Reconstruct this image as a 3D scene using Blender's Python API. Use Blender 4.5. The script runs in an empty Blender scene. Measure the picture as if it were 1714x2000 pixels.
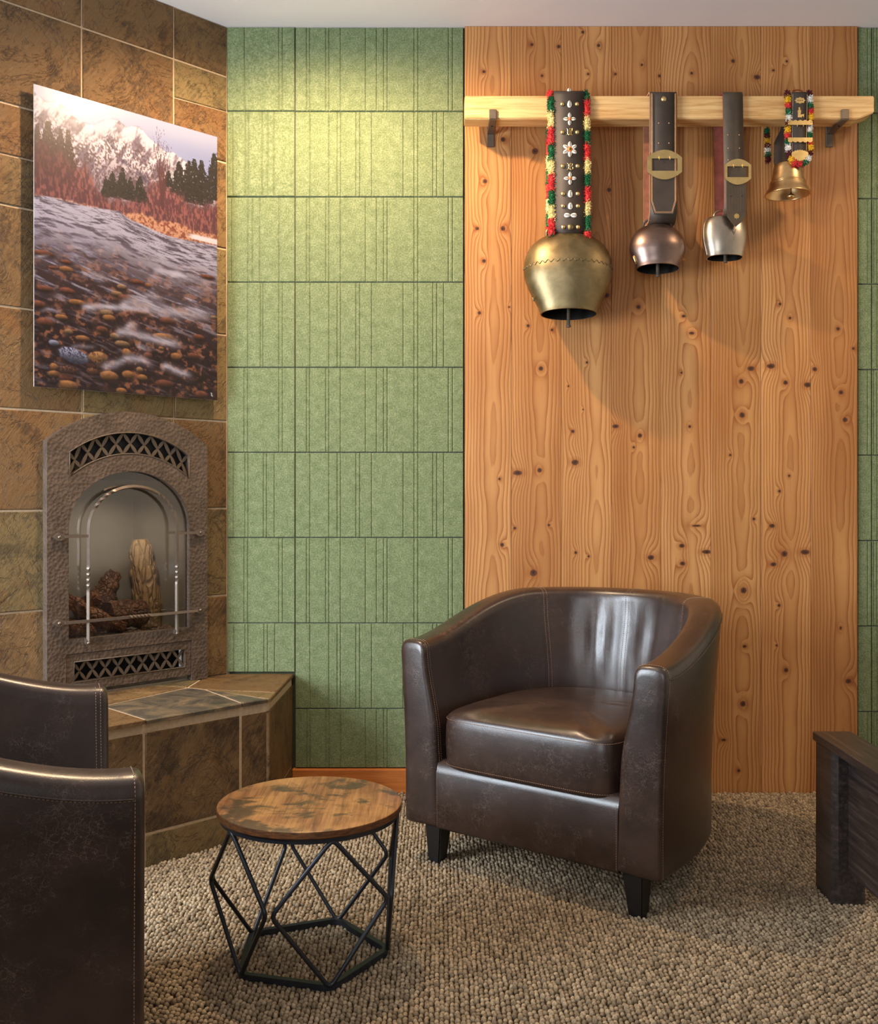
import bpy, bmesh, math, random
import numpy as np
from mathutils import Vector, Matrix

# ---------------------------------------------------------------- camera, world, lights, exposure
SC = bpy.context.scene
COL = SC.collection
F, CX, CY, H, D = 1966.0, 857.0, 965.0, 1.05, 3.53      # focal length (px of the 1714 x 2000 frame), centre, eye height, wall distance
PI = math.pi
rnd = random.Random(7)

cam = bpy.data.cameras.new('camera'); camo = bpy.data.objects.new('camera', cam); COL.objects.link(camo)
camo.location = (0, 0, H); camo.rotation_euler = (PI/2, 0, 0)
cam.sensor_fit = 'VERTICAL'; cam.sensor_height = 24.0; cam.lens = 24.0*F/2000.0
cam.shift_x = 0.0; cam.shift_y = (CY-1000.0)/2000.0
cam.clip_start = 0.05
SC.camera = camo

w = bpy.data.worlds.new('world'); SC.world = w; w.use_nodes = True
w.node_tree.nodes['Background'].inputs[0].default_value = (1.0, 0.95, 0.9, 1)
w.node_tree.nodes['Background'].inputs[1].default_value = 0.22

SC.view_settings.view_transform = 'Standard'; SC.view_settings.look = 'None'
SC.view_settings.gamma = 1.0; SC.view_settings.use_curve_mapping = False
SC.view_settings.exposure = 0.0

def lamp_spot(name, loc, target, energy, col, angle=150, blend=1.0, rad=0.03):
    l = bpy.data.lights.new(name, 'SPOT'); l.energy = energy; l.color = col
    l.spot_size = math.radians(angle); l.spot_blend = blend; l.shadow_soft_size = rad
    o = bpy.data.objects.new(name, l); COL.objects.link(o); o.location = loc
    o.rotation_euler = (Vector(target)-Vector(loc)).to_track_quat('-Z', 'Y').to_euler(); return o
def lamp_area(name, loc, target, energy, col, sx, sy):
    l = bpy.data.lights.new(name, 'AREA'); l.shape = 'RECTANGLE'; l.size = sx; l.size_y = sy
    l.energy = energy; l.color = col
    o = bpy.data.objects.new(name, l); COL.objects.link(o); o.location = loc
    o.rotation_euler = (Vector(target)-Vector(loc)).to_track_quat('-Z', 'Y').to_euler(); return o
WARM = (1.0, 0.70, 0.42)
lamp_spot('downlight_lamp', (-0.42, 2.88, 2.64), (-0.30, 3.2, 0.0), 112, WARM, 165, 0.6, 0.03)
lamp_spot('downlight_lamp', (1.75, 2.75, 2.64), (1.72, 3.0, 0.0), 34, WARM, 155, 0.8, 0.12)
lamp_spot('downlight_lamp', (-0.9, 1.4, 2.64), (-0.9, 1.5, 0.0), 20, WARM, 140, 0.8, 0.05)
lamp_area('window_and_fill_light', (-2.35, 1.40, 1.25), (0.4, 2.9, 0.5), 126, (0.80, 0.90, 1.0), 1.1, 1.3)
lamp_area('window_and_fill_light', (-0.9, -2.2, 1.6), (-0.1, 3.0, 0.9), 42, (0.88, 0.94, 1.0), 1.9, 1.5)  # added soft fill behind the camera, not a real window

# ---------------------------------------------------------------- helpers
def lin(r, g, b):
    def f(c):
        c /= 255.0
        return c/12.92 if c <= 0.04045 else ((c+0.055)/1.055)**2.4
    return (f(r), f(g), f(b), 1.0)
def wx(px): return (px-CX)/(F/D)                         # a pixel column / row on the back wall's plane
def wz(py): return H-(py-CY)/(F/D)
def at(px, py, y): return Vector(((px-CX)*y/F, y, H-(py-CY)*y/F))

class NT:                                                # small node-graph writer
    def __init__(s, name, rough=0.5, metal=0.0, spec=None):
        s.m = bpy.data.materials.new(name); s.m.use_nodes = True
        s.t = s.m.node_tree; s.n = s.t.nodes; s.b = s.n['Principled BSDF']
        s.b.inputs['Roughness'].default_value = rough; s.b.inputs['Metallic'].default_value = metal
        if spec is not None: s.b.inputs['Specular IOR Level'].default_value = spec
    def put(s, sock, v):
        if isinstance(v, bpy.types.NodeSocket): s.t.links.new(v, sock)
        elif v is not None: sock.default_value = v
    def math(s, op, a, b=None, clamp=False, c=None):
        n = s.n.new('ShaderNodeMath'); n.operation = op; n.use_clamp = clamp
        s.put(n.inputs[0], a)
        if b is not None: s.put(n.inputs[1], b)
        if c is not None: s.put(n.inputs[2], c)
        return n.outputs[0]
    def vmath(s, op, a, b=None):
        n = s.n.new('ShaderNodeVectorMath'); n.operation = op; s.put(n.inputs[0], a)
        if b is not None: s.put(n.inputs[1], b)
        return n.outputs['Value'] if op in ('LENGTH', 'DISTANCE', 'DOT_PRODUCT') else n.outputs[0]
    def coord(s, kind='Object'):
        return s.n.new('ShaderNodeTexCoord').outputs[kind]
    def rand(s): return s.n.new('ShaderNodeObjectInfo').outputs['Random']
    def pos(s, scale=(1, 1, 1), rot=(0, 0, 0), jitter=0.0, kind='Object'):
        v = s.coord(kind)
        if jitter:
            r = s.math('MULTIPLY', s.rand(), jitter); v = s.vmath('ADD', v, s.comb(r, s.math('MULTIPLY', r, 1.7), s.math('MULTIPLY', r, 0.6)))
        n = s.n.new('ShaderNodeMapping'); s.put(n.inputs[0], v)
        n.inputs['Rotation'].default_value = rot; n.inputs['Scale'].default_value = scale
        return n.outputs[0]
    def comb(s, x, y, z):
        n = s.n.new('ShaderNodeCombineXYZ'); s.put(n.inputs[0], x); s.put(n.inputs[1], y); s.put(n.inputs[2], z); return n.outputs[0]
    def sep(s, v):
        n = s.n.new('ShaderNodeSeparateXYZ'); s.put(n.inputs[0], v); return n.outputs
    def noise(s, v, scale, detail=3, rough=0.55, dist=0.0):
        n = s.n.new('ShaderNodeTexNoise'); s.put(n.inputs['Vector'], v); n.inputs['Scale'].default_value = scale
        n.inputs['Detail'].default_value = detail; n.inputs['Roughness'].default_value = rough; n.inputs['Distortion'].default_value = dist
        return n.outputs[0]
    def voro(s, v, scale, feature='F1', out='Distance', rand=1.0):
        n = s.n.new('ShaderNodeTexVoronoi'); n.feature = feature; s.put(n.inputs['Vector'], v)
        n.inputs['Scale'].default_value = scale; n.inputs['Randomness'].default_value = rand; return n.outputs[out]
    def ramp(s, f, stops, interp='LINEAR'):
        n = s.n.new('ShaderNodeValToRGB'); n.color_ramp.interpolation = interp
        e = n.color_ramp.elements
        while len(e) < len(stops): e.new(0.5)
        for q, (p, c) in zip(e, stops): q.position = p; q.color = c if len(c) == 4 else (*c, 1)
        s.put(n.inputs[0], f); return n.outputs[0]
    def step(s, f, a, b):
        n = s.n.new('ShaderNodeMapRange'); n.interpolation_type = 'SMOOTHSTEP'; s.put(n.inputs[0], f)
        n.inputs[1].default_value = a; n.inputs[2].default_value = b; return n.outputs[0]
    def mix(s, f, a, b, mode='MIX'):
        n = s.n.new('ShaderNodeMix'); n.data_type = 'RGBA'; n.blend_type = mode
        s.put(n.inputs[0], f); s.put(n.inputs[6], a); s.put(n.inputs[7], b); return n.outputs[2]
    def bump(s, h, strength=0.3, dist=0.002):
        n = s.n.new('ShaderNodeBump'); n.inputs['Strength'].default_value = strength; n.inputs['Distance'].default_value = dist
        s.put(n.inputs['Height'], h); s.t.links.new(n.outputs[0], s.b.inputs['Normal'])
    def color(s, v): s.put(s.b.inputs['Base Color'], v)
    def rough(s, v): s.put(s.b.inputs['Roughness'], v)

def flat(name, col, rough=0.5, metal=0.0, spec=None, var=0.12, scale=60, bump=0.0):
    k = NT(name, rough, metal, spec)
    n = k.noise(k.pos(), scale, 4)
    d = tuple(c*(1-var) for c in col[:3])+(1,); u = tuple(min(1, c*(1+var)) for c in col[:3])+(1,)
    k.color(k.ramp(n, [(0.3, d), (0.7, u)]))
    if bump: k.bump(n, bump, 0.001)
    return k.m

def obj(name, bm, mat, parent=None, smooth=False, loc=None, auto=None):
    me = bpy.data.meshes.new(name)
    if isinstance(bm, bmesh.types.BMesh):
        bmesh.ops.recalc_face_normals(bm, faces=bm.faces[:]); bm.to_mesh(me); bm.free()
    else:
        me.from_pydata(*bm); me.update()
    o = bpy.data.objects.new(name, me); COL.objects.link(o)
    for m in (mat if isinstance(mat, (list, tuple)) else [mat]): me.materials.append(m)
    if parent is not None: o.parent = parent
    if loc is not None: o.location = loc
    if smooth: me.polygons.foreach_set('use_smooth', [True]*len(me.polygons))
    if auto is not None:
        me.polygons.foreach_set('use_smooth', [True]*len(me.polygons)); me.set_sharp_from_angle(angle=math.radians(auto))
    return o
def tag(o, label=None, cat=None, group=None, kind=None):
    if label: o['label'] = label
    if cat: o['category'] = cat
    if group: o['group'] = group
    if kind: o['kind'] = kind
    return o
def thing(name, label, cat, loc=(0, 0, 0), rotz=0.0, group=None):
    o = bpy.data.objects.new(name, None); COL.objects.link(o); o.empty_display_size = 0.05
    o.location = loc; o.rotation_euler = (0, 0, rotz); return tag(o, label, cat, group)
def copy_of(o, parent, loc=None, rot=None, scale=None):
    c = o.copy(); COL.objects.link(c); c.parent = parent
    if loc is not None: c.location = loc
    if rot is not None: c.rotation_euler = rot
    if scale is not None: c.scale = scale
    return c
def copy_tree(o, parent=None):
    c = o.copy(); COL.objects.link(c); c.parent = parent
    for ch in list(o.children): copy_tree(ch, c)
    return c

def bbox(bm, x0, x1, y0, y1, z0, z1, bev=0.0, seg=2, M=None):
    r = bmesh.ops.create_cube(bm, size=1.0)
    for v in r['verts']: v.co = ((x0+x1)/2+v.co.x*(x1-x0), (y0+y1)/2+v.co.y*(y1-y0), (z0+z1)/2+v.co.z*(z1-z0))
    vs = r['verts']
    if bev:
        es = list({e for v in vs for e in v.link_edges})
        q = bmesh.ops.bevel(bm, geom=es, offset=bev, segments=seg, affect='EDGES', profile=0.5)
        vs = [v for v in q['verts']]
    if M is not None: bmesh.ops.transform(bm, matrix=M, verts=list({v for v in vs}))
    return bm
def box(*a, **k): return bbox(bmesh.new(), *a, **k)
def tube(bm, pts, r, n=8, closed=False, caps=True, section=None, twist=None):
    """sweep a round (or given) section along a list of points"""
    pts = [Vector(p) for p in pts]; m = len(pts); rings = []
    prev = None
    for i, p in enumerate(pts):
        a = pts[(i-1) % m] if (closed or i > 0) else p; b = pts[(i+1) % m] if (closed or i < m-1) else p
        t = (b-a).normalized()
        if prev is None:
            up = Vector((0, 0, 1)) if abs(t.z) < 0.9 else Vector((0, 1, 0)); x = t.cross(up).normalized()
        else: x = (prev-t*prev.dot(t)).normalized()
        prev = x; y = t.cross(x)
        # widen at bends so that the section keeps its size
        rr = r[i] if isinstance(r, (list, tuple)) else r
        sec = section or [(math.cos(2*PI*k/n), math.sin(2*PI*k/n)) for k in range(n)]
        tw = twist[i] if twist else 0.0
        rings.append([bm.verts.new(p+x*(rr*(c*math.cos(tw)-s*math.sin(tw)))+y*(rr*(c*math.sin(tw)+s*math.cos(tw)))) for c, s in sec])
    k = len(rings[0])
    for i in range(m if closed else m-1):
        A, B = rings[i], rings[(i+1) % m]
        for j in range(k): bm.faces.new((A[j], A[(j+1) % k], B[(j+1) % k], B[j]))
    if caps and not closed:
        bm.faces.new(rings[0][::-1]); bm.faces.new(rings[-1])
    return bm
def fillet(pts, r, n=5, closed=False):
    pts = [Vector(p) for p in pts]; out = []; m = len(pts)
    for i, p in enumerate(pts):
        if not closed and i in (0, m-1): out.append(p); continue
        a, b = pts[(i-1) % m], pts[(i+1) % m]
        u = (a-p); v = (b-p); q = min(r, u.length*0.45, v.length*0.45)
        A = p+u.normalized()*q; B = p+v.normalized()*q
        for k in range(n+1):
            t = k/n; out.append(A*(1-t)**2+p*2*t*(1-t)+B*t*t)
    return out
def lathe(bm, prof, n=48, sx=1.0, sy=1.0, close=False):
    rings = []
    for r, z in prof:
        rings.append([bm.verts.new((r*sx*math.cos(2*PI*k/n), r*sy*math.sin(2*PI*k/n), z)) for k in range(n)])
    for A, B in zip(rings, rings[1:]):
        for j in range(n): bm.faces.new((A[j], A[(j+1) % n], B[(j+1) % n], B[j]))
    if close: bm.faces.new(rings[0]); bm.faces.new(rings[-1])
    return bm
def plate(loops, d0, d1, mp, chamfer=0.0):
    """a flat plate: outline loops[0] with holes loops[1:], 2-D (s, z), between depths d0 (back) and d1 (front)"""
    bm = bmesh.new(); es = []; fr = []
    for lp in loops:
        vs = [bm.verts.new(mp(s, z, d1)) for s, z in lp]; fr.append(vs)
        for i in range(len(vs)): es.append(bm.edges.new((vs[i], vs[(i+1) % len(vs)])))
    bmesh.ops.triangle_fill(bm, edges=es, use_beauty=True, use_dissolve=False)
    for lp, vs in zip(loops, fr):
        bk = [bm.verts.new(mp(s, z, d0)) for s, z in lp]
        for i in range(len(vs)):
            j = (i+1) % len(vs); bm.faces.new((vs[i], vs[j], bk[j], bk[i]))
    return bm
def slab(poly, thick, mp, ch=0.003, jit=0.0, rg=None):
    """one tile: polygon in wall / floor coordinates, front face inset by a chamfer"""
    bm = bmesh.new(); n = len(poly)
    c = Vector((sum(p[0] for p in poly)/n, sum(p[1] for p in poly)/n))
    area = sum(poly[i][0]*poly[(i+1) % n][1]-poly[(i+1) % n][0]*poly[i][1] for i in range(n))
    if area < 0: poly = poly[::-1]
    def inset(d):
        out = []
        for i in range(n):
            p = Vector(poly[i]); a = Vector(poly[i-1]); b = Vector(poly[(i+1) % n])
            e1 = (p-a).normalized(); e2 = (b-p).normalized()
            n1 = Vector((-e1.y, e1.x)); n2 = Vector((-e2.y, e2.x)); h = (n1+n2)
            k = max(0.3, 1+n1.dot(n2)); out.append(p+h*(d/k))
        return out
    J = [(rg.uniform(-jit, jit) if rg else 0.0) for _ in range(n)]
    L0 = [bm.verts.new(mp(p[0], p[1], 0.0)) for p in inset(0.0)]
    L1 = [bm.verts.new(mp(p[0], p[1], thick-ch+j)) for p, j in zip(inset(0.0), J)]
    L2 = [bm.verts.new(mp(p[0], p[1], thick+j)) for p, j in zip(inset(ch), J)]
    for A, B in ((L0, L1), (L1, L2)):
        for i in range(n): bm.faces.new((A[i], A[(i+1) % n], B[(i+1) % n], B[i]))
    bm.faces.new(L2); bm.faces.new(L0[::-1])
    return bm

# ---------------------------------------------------------------- materials
def m_slate():
    k = NT('slate', 0.55, 0.0, 0.35)
    r = k.rand()
    p = k.pos(jitter=37.0)
    st = k.vmath('MULTIPLY', k.pos((1, 1, 1), (0.35, -0.6, 0.0), jitter=37.0), (18, 18, 3.4))
    big = k.noise(p, 5.5, 6, 0.66, 1.2); streak = k.noise(st, 6.0, 6, 0.72, 0.5); fine = k.noise(p, 85, 5, 0.75)
    f = k.math('ADD', k.math('MULTIPLY', big, 0.5), k.math('ADD', k.math('MULTIPLY', streak, 0.32), k.math('MULTIPLY', fine, 0.18)))
    c1 = k.ramp(f, [(0.33, lin(46, 36, 26)), (0.43, lin(86, 64, 40)), (0.50, lin(118, 90, 56)), (0.57, lin(128, 100, 64)), (0.68, lin(168, 134, 88))])
    c2 = k.ramp(f, [(0.33, lin(48, 36, 26)), (0.44, lin(90, 66, 40)), (0.50, lin(122, 90, 54)), (0.58, lin(112, 88, 58)), (0.70, lin(164, 124, 72))])
    c3 = k.ramp(f, [(0.33, lin(56, 48, 36)), (0.44, lin(98, 82, 54)), (0.52, lin(130, 110, 70)), (0.60, lin(116, 92, 58)), (0.70, lin(156, 138, 96))])
    c = k.mix(k.step(r, 0.35, 0.5), c1, c2); c = k.mix(k.step(k.math('FRACT', k.math('MULTIPLY', r, 7.3)), 0.55, 0.75), c, c3)
    rust = k.math('MULTIPLY', k.step(k.noise(k.pos((1, 1, 1), jitter=21.0), 4.0, 5, 0.7, 1.0), 0.52, 0.68), 0.3)
    c = k.mix(rust, c, lin(128, 80, 36))
    crack = k.step(k.noise(k.pos((1, 1, 1), jitter=11.0), 6, 6, 0.7, 1.6), 0.46, 0.49)
    edge = k.math('MULTIPLY', k.math('MULTIPLY', crack, k.math('SUBTRACT', 1.0, crack)), 2.4)
    c = k.mix(edge, c, lin(52, 38, 26))
    tint = k.math('ADD', 0.84, k.math('MULTIPLY', k.math('FRACT', k.math('MULTIPLY', r, 13.7)), 0.32))
    k.color(k.mix(1.0, c, k.comb(tint, tint, tint), 'MULTIPLY'))
    h = k.math('ADD', k.math('MULTIPLY', streak, 0.9), k.math('ADD', k.math('MULTIPLY', crack, 0.3), k.math('MULTIPLY', fine, 0.45)))
    k.rough(k.math('ADD', 0.36, k.math('MULTIPLY', fine, 0.3)))
    k.bump(h, 0.9, 0.005)
    return k.m
def m_slate_dark():
    k = NT('dark_slate', 0.42, 0.0, 0.45)
    p = k.pos(jitter=9.0); n = k.noise(p, 8, 8, 0.7, 1.0); fine = k.noise(p, 75, 5, 0.75)
    c = k.ramp(n, [(0.32, lin(56, 52, 44)), (0.46, lin(82, 75, 64)), (0.56, lin(110, 94, 72)), (0.70, lin(146, 124, 98))])
    k.color(k.mix(k.math('MULTIPLY', k.step(fine, 0.55, 0.75), 0.35), c, lin(170, 150, 128)))
    k.bump(k.math('ADD', n, k.math('MULTIPLY', fine, 0.3)), 0.5, 0.004); return k.m
M_SLATE = m_slate(); M_SLATE_DK = m_slate_dark()
M_GROUT = flat('grout', lin(200, 176, 146), 0.9, var=0.12, scale=90, bump=0.3)
M_PAINT = flat('ceiling_paint', lin(240, 232, 230), 0.8, var=0.01, scale=8)
M_WALL = flat('wall_board', lin(60, 62, 40), 0.9)

def m_felt():
    k = NT('green_felt', 0.95, 0.0, 0.15)
    v = k.pos(); g = k.coord('Generated')
    n = k.noise(v, 210, 4, 0.75); b = k.noise(v, 38, 3, 0.6)
    f = k.math('ADD', k.math('MULTIPLY', n, 0.75), k.math('MULTIPLY', b, 0.25))
    k.color(k.ramp(f, [(0.34, lin(84, 97, 64)), (0.5, lin(115, 127, 90)), (0.66, lin(149, 158, 121))]))
    k.b.inputs['Sheen Weight'].default_value = 0.15
    k.bump(n, 0.25, 0.001); return k.m
M_FELT = m_felt()

def m_plank(name, seed, knots, tone, x0=0.0):
    """flat-sawn board: growth rings cut by the face plane, bent round each knot"""
    k = NT(name, 0.42, 0.0, 0.35)
    xyz = k.sep(k.coord('Object')); x, z = xyz[0], xyz[2]
    zv = k.comb(seed*3.1, seed*1.7, k.math('MULTIPLY', z, 1.0))
    wob = k.math('SUBTRACT', k.noise(zv, 1.3, 2), 0.5)
    hn = k.math('SUBTRACT', k.noise(k.comb(seed*5.3, 2.0, z), 1.25, 3, 0.5), 0.5)
    xs = k.math('SUBTRACT', x, k.math('ADD', x0, k.math('MULTIPLY', wob, 0.035)))
    h = k.math('ADD', 0.034, k.math('MULTIPLY', hn, 0.075))
    r = k.math('SQRT', k.math('ADD', k.math('MULTIPLY', k.math('MULTIPLY', xs, xs), 0.62), k.math('MULTIPLY', h, h)))
    r = k.math('ADD', r, k.math('MULTIPLY', k.math('SUBTRACT', k.noise(k.comb(k.math('MULTIPLY', x, 26), seed, k.math('MULTIPLY', z, 5)), 1.0, 3), 0.5), 0.0045))
    core = None; halo = None
    for (kx, kz, kr, ky) in knots:
        dx = k.math('MULTIPLY', k.math('SUBTRACT', x, kx), 1.0/kr); dz = k.math('MULTIPLY', k.math('SUBTRACT', z, kz), 1.0/ky)
        d2 = k.math('ADD', k.math('MULTIPLY', dx, dx), k.math('MULTIPLY', dz, dz))
        wide = k.math('ADD', k.math('MULTIPLY', k.math('MULTIPLY', dx, dx), 0.20), k.math('MULTIPLY', k.math('MULTIPLY', dz, dz), 0.05*ky/kr))
        g = k.math('EXPONENT', k.math('MULTIPLY', wide, -1.0))
        r = k.math('ADD', r, k.math('MULTIPLY', g, min(0.016, kr*1.7)))
        core = d2 if core is None else k.math('MINIMUM', core, d2)
    f = k.math('FRACT', k.math('MULTIPLY', r, 1/0.0072))
    late = k.math('MULTIPLY', k.math('POWER', f, 2.2), k.math('SUBTRACT', 1.0, k.step(f, 0.93, 1.0)))
    late = k.math('MULTIPLY', late, k.math('ADD', 0.5, k.math('MULTIPLY', k.step(k.math('ABSOLUTE', xs), 0.004, 0.022), 0.5)))
    grain = k.noise(k.comb(k.math('MULTIPLY', x, 420), seed, k.math('MULTIPLY', z, 5)), 1.0, 3, 0.6)
    cloud = k.noise(k.comb(k.math('MULTIPLY', x, 9), seed*2, k.math('MULTIPLY', z, 1.6)), 1.0, 3, 0.55)
    base = k.ramp(cloud, [(0.3, lin(*[int(c*t) for c, t in zip((176, 120, 68), tone)])), (0.7, lin(*[min(255, int(c*t)) for c, t in zip((207, 153, 95), tone)]))])
    c = k.mix(k.math('MULTIPLY', late, 0.95), base, lin(138, 74, 30))
    c = k.mix(k.math('MULTIPLY', k.step(grain, 0.45, 0.75), 0.22), c, lin(150, 88, 46))
    if core is not None:
        nn = k.math('ADD', core, k.math('MULTIPLY', k.math('SUBTRACT', k.noise(k.pos(), 130, 3), 0.5), 0.9))
        c = k.mix(k.math('MULTIPLY', k.math('SUBTRACT', 1.0, k.step(core, 0.8, 7.0)), 0.45), c, lin(150, 84, 40))
        c = k.mix(k.math('SUBTRACT', 1.0, k.step(nn, 0.6, 1.3)), c, lin(92, 56, 36))
        c = k.mix(k.math('SUBTRACT', 1.0, k.step(nn, 0.05, 0.35)), c, lin(60, 36, 24))
    k.color(c)
    k.rough(k.math('ADD', 0.34, k.math('MULTIPLY', grain, 0.2)))
    k.bump(k.math('ADD', k.math('MULTIPLY', late, -0.6), k.math('MULTIPLY', grain, 0.5)), 0.25, 0.0012)
    return k.m
def m_beam():
    k = NT('pale_pine', 0.45, 0.0, 0.35)
    g = k.noise(k.pos((3, 55, 55)), 1.6, 4, 0.6, 0.6); fine = k.noise(k.pos((6, 300, 300)), 1.0, 3)
    c = k.ramp(g, [(0.35, lin(206, 156, 96)), (0.55, lin(234, 190, 128)), (0.7, lin(240, 204, 146))])
    k.color(k.mix(k.math('MULTIPLY', k.step(fine, 0.5, 0.8), 0.25), c, lin(180, 124, 70)))
    k.bump(fine, 0.12, 0.001); return k.m
M_BEAM = m_beam()
def m_orange_wood():
    k = NT('orange_fir', 0.4, 0.0, 0.4)
    g = k.noise(k.pos((3, 80, 80)), 1.4, 4, 0.6, 0.5)
    k.color(k.ramp(g, [(0.35, lin(176, 98, 44)), (0.65, lin(206, 126, 62))])); return k.m
M_BASE = m_orange_wood()
def m_leather():
    k = NT('brown_leather', 0.34, 0.0, 0.6)
    v = k.pos(); n = k.noise(v, 9, 4, 0.6); g = k.voro(v, 420, 'F1')
    def web(sc, amp, off):
        w_ = k.vmath('MULTIPLY', k.comb(k.noise(k.vmath('ADD', v, (off, 1, 2)), sc*0.9, 4), k.noise(k.vmath('ADD', v, (3, off, 2)), sc*0.9, 4), k.noise(k.vmath('ADD', v, (9, 1, off)), sc*0.9, 4)), (amp, amp, amp))
        return k.math('SUBTRACT', 1.0, k.step(k.voro(k.vmath('ADD', v, w_), sc, 'DISTANCE_TO_EDGE'), 0.0, 0.028))
    m1 = k.step(k.noise(v, 7, 4, 0.75), 0.47, 0.62)
    cr2 = k.math('MAXIMUM', k.math('MULTIPLY', web(30, 0.11, 4.0), m1), k.math('MULTIPLY', web(58, 0.06, 8.0), k.math('MULTIPLY', m1, 0.8)))
    c = k.ramp(n, [(0.3, lin(40, 28, 23)), (0.7, lin(60, 41, 33))])
    k.color(k.mix(k.math('MULTIPLY', cr2, 0.30), c, lin(150, 126, 112)))
    k.rough(k.math('ADD', 0.26, k.math('MULTIPLY', n, 0.18)))
    k.b.inputs['Coat Weight'].default_value = 0.35; k.b.inputs['Coat Roughness'].default_value = 0.28
    k.bump(k.math('ADD', k.math('MULTIPLY', g, 0.22), k.math('ADD', k.math('MULTIPLY', k.noise(v, 26, 3, 0.6), 1.0), k.math('MULTIPLY', cr2, -0.15))), 0.22, 0.002); return k.m
M_LEATHER = m_leather()
M_THREAD = flat('tan_thread', lin(150, 118, 94), 0.7)
M_BLACKWOOD = flat('black_lacquer_wood', lin(26, 23, 22), 0.4, var=0.2)
M_BLACK = flat('black_steel', lin(54, 56, 62), 0.36, 0.55, var=0.1)
def m_hammered():
    k = NT('hammered_bronze', 0.46, 0.3, 0.5)
    v = k.pos(); d = k.voro(v, 92, 'F1'); n = k.noise(v, 14, 3)
    k.color(k.ramp(n, [(0.3, lin(90, 76, 65)), (0.7, lin(112, 95, 82))]))
    k.bump(d, 0.5, 0.005); return k.m
M_HAMMER = m_hammered()
M_BAR = flat('wrought_bar', lin(130, 116, 104), 0.36, 0.7, var=0.1)
M_VENT = flat('bronze_slat', lin(106, 92, 78), 0.5, 0.4)
M_DARK = flat('near_black', lin(14, 13, 13), 0.7)  # near-black, also used to paint the shade behind the vent
def m_table(edge=False):
    k = NT('rustic_tabletop', 0.42, 0.0, 0.4)
    v = k.pos(); s = k.noise(k.pos((60, 3.0, 3.0), (0, 0, 0.12)), 1.3, 4, 0.65, 0.5); fine = k.noise(k.pos((300, 9, 1), (0, 0, 0.12)), 1.0, 3)
    pat = k.noise(k.pos((1, 1.25, 1)), 10.5, 6, 0.62, 0.25)
    c = k.ramp(s, [(0.3, lin(106, 70, 42)), (0.5, lin(146, 102, 62)), (0.68, lin(172, 128, 80))])
    c = k.mix(k.math('MULTIPLY', k.step(k.noise(k.pos((1, 1, 1)), 6.0, 3), 0.48, 0.66), 0.6), c, lin(190, 144, 86))
    c = k.mix(k.math('MULTIPLY', k.step(pat, 0.485, 0.60), 0.85), c, lin(62, 56, 42))
    if edge: c = k.ramp(k.noise(k.pos((14, 14, 90)), 3.0, 4), [(0.35, lin(70, 42, 24)), (0.65, lin(118, 74, 40))])
    k.color(k.mix(k.math('MULTIPLY', k.step(fine, 0.5, 0.75), 0.5), c, lin(80, 52, 30)))
    k.bump(fine, 0.15, 0.0008); return k.m
M_TEDGE = m_table(True)
M_TABLE = m_table()
def m_darkwood():
    k = NT('espresso_wood', 0.36, 0.0, 0.5)
    s = k.noise(k.pos((90, 5, 90), (0.0, 0, 0.0)), 1.0, 4, 0.65, 0.4)
    k.color(k.ramp(s, [(0.35, lin(40, 33, 31)), (0.55, lin(56, 47, 44)), (0.75, lin(86, 72, 66))]))
    k.bump(s, 0.3, 0.001); return k.m
M_ESPRESSO = m_darkwood()
def m_metal(name, c0, c1, rough, scale=18, bump=0.15, metal=1.0):
    k = NT(name, rough, metal)
    v = k.pos(); n = k.noise(v, scale, 5, 0.65, 0.4)
    k.color(k.ramp(n, [(0.3, c0), (0.7, c1)])); k.rough(k.math('ADD', rough-0.08, k.math('MULTIPLY', n, 0.16)))
    k.bump(k.noise(v, scale*2.2, 2), bump, 0.002); return k.m
M_BRONZE = m_metal('aged_bronze', lin(120, 106, 76), lin(154, 137, 103), 0.44)
M_DKSTEEL = m_metal('browned_steel', lin(126, 106, 98), lin(154, 132, 122), 0.36, 10, 0.06)
M_NICKEL = m_metal('brushed_nickel', lin(176, 164, 148), lin(208, 196, 178), 0.32, 10, 0.06)
M_CASTBRASS = m_metal('cast_brass', lin(214, 176, 122), lin(234, 202, 150), 0.32, 25, 0.05)
M_BRASS = m_metal('polished_brass', lin(222, 192, 128), lin(238, 212, 150), 0.34, 30, 0.05)
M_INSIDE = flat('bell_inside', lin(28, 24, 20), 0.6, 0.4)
M_IRON = m_metal('dark_iron', lin(96, 84, 72), lin(122, 108, 94), 0.45, 20, 0.1, 0.5)
M_STRAP = flat('black_strap_leather', lin(62, 52, 45), 0.55, var=0.22, scale=22, bump=0.1)
M_STRAPB = flat('brown_black_strap_leather', lin(72, 60, 46), 0.5, var=0.22, scale=22, bump=0.1)
M_SUEDE = flat('brown_suede', lin(128, 74, 50), 0.8, var=0.25, scale=40, bump=0.2)
M_SUEDE_RED = flat('red_brown_suede', lin(142, 70, 54), 0.75, var=0.25, scale=40, bump=0.2)
M_EDGE = flat('raw_leather_edge', lin(206, 160, 120), 0.7)
M_SHELL = flat('cowrie_white', lin(242, 234, 222), 0.25, var=0.03)
M_SLIT = flat('shell_slit', lin(70, 52, 40), 0.7)
M_BEADO = flat('orange_bead', lin(226, 120, 50), 0.35)
M_GREEN_BEAD = flat('green_glass', lin(40, 84, 30), 0.3)
YARN = {c: flat(c+'_yarn', lin(*v), 0.95, var=0.25, scale=300) for c, v in dict(red=(214, 56, 56), green=(24, 100, 58), cream=(240, 216, 150),
        white=(240, 232, 222), yellow=(240, 188, 44), maroon=(92, 26, 34)).items()}
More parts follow.
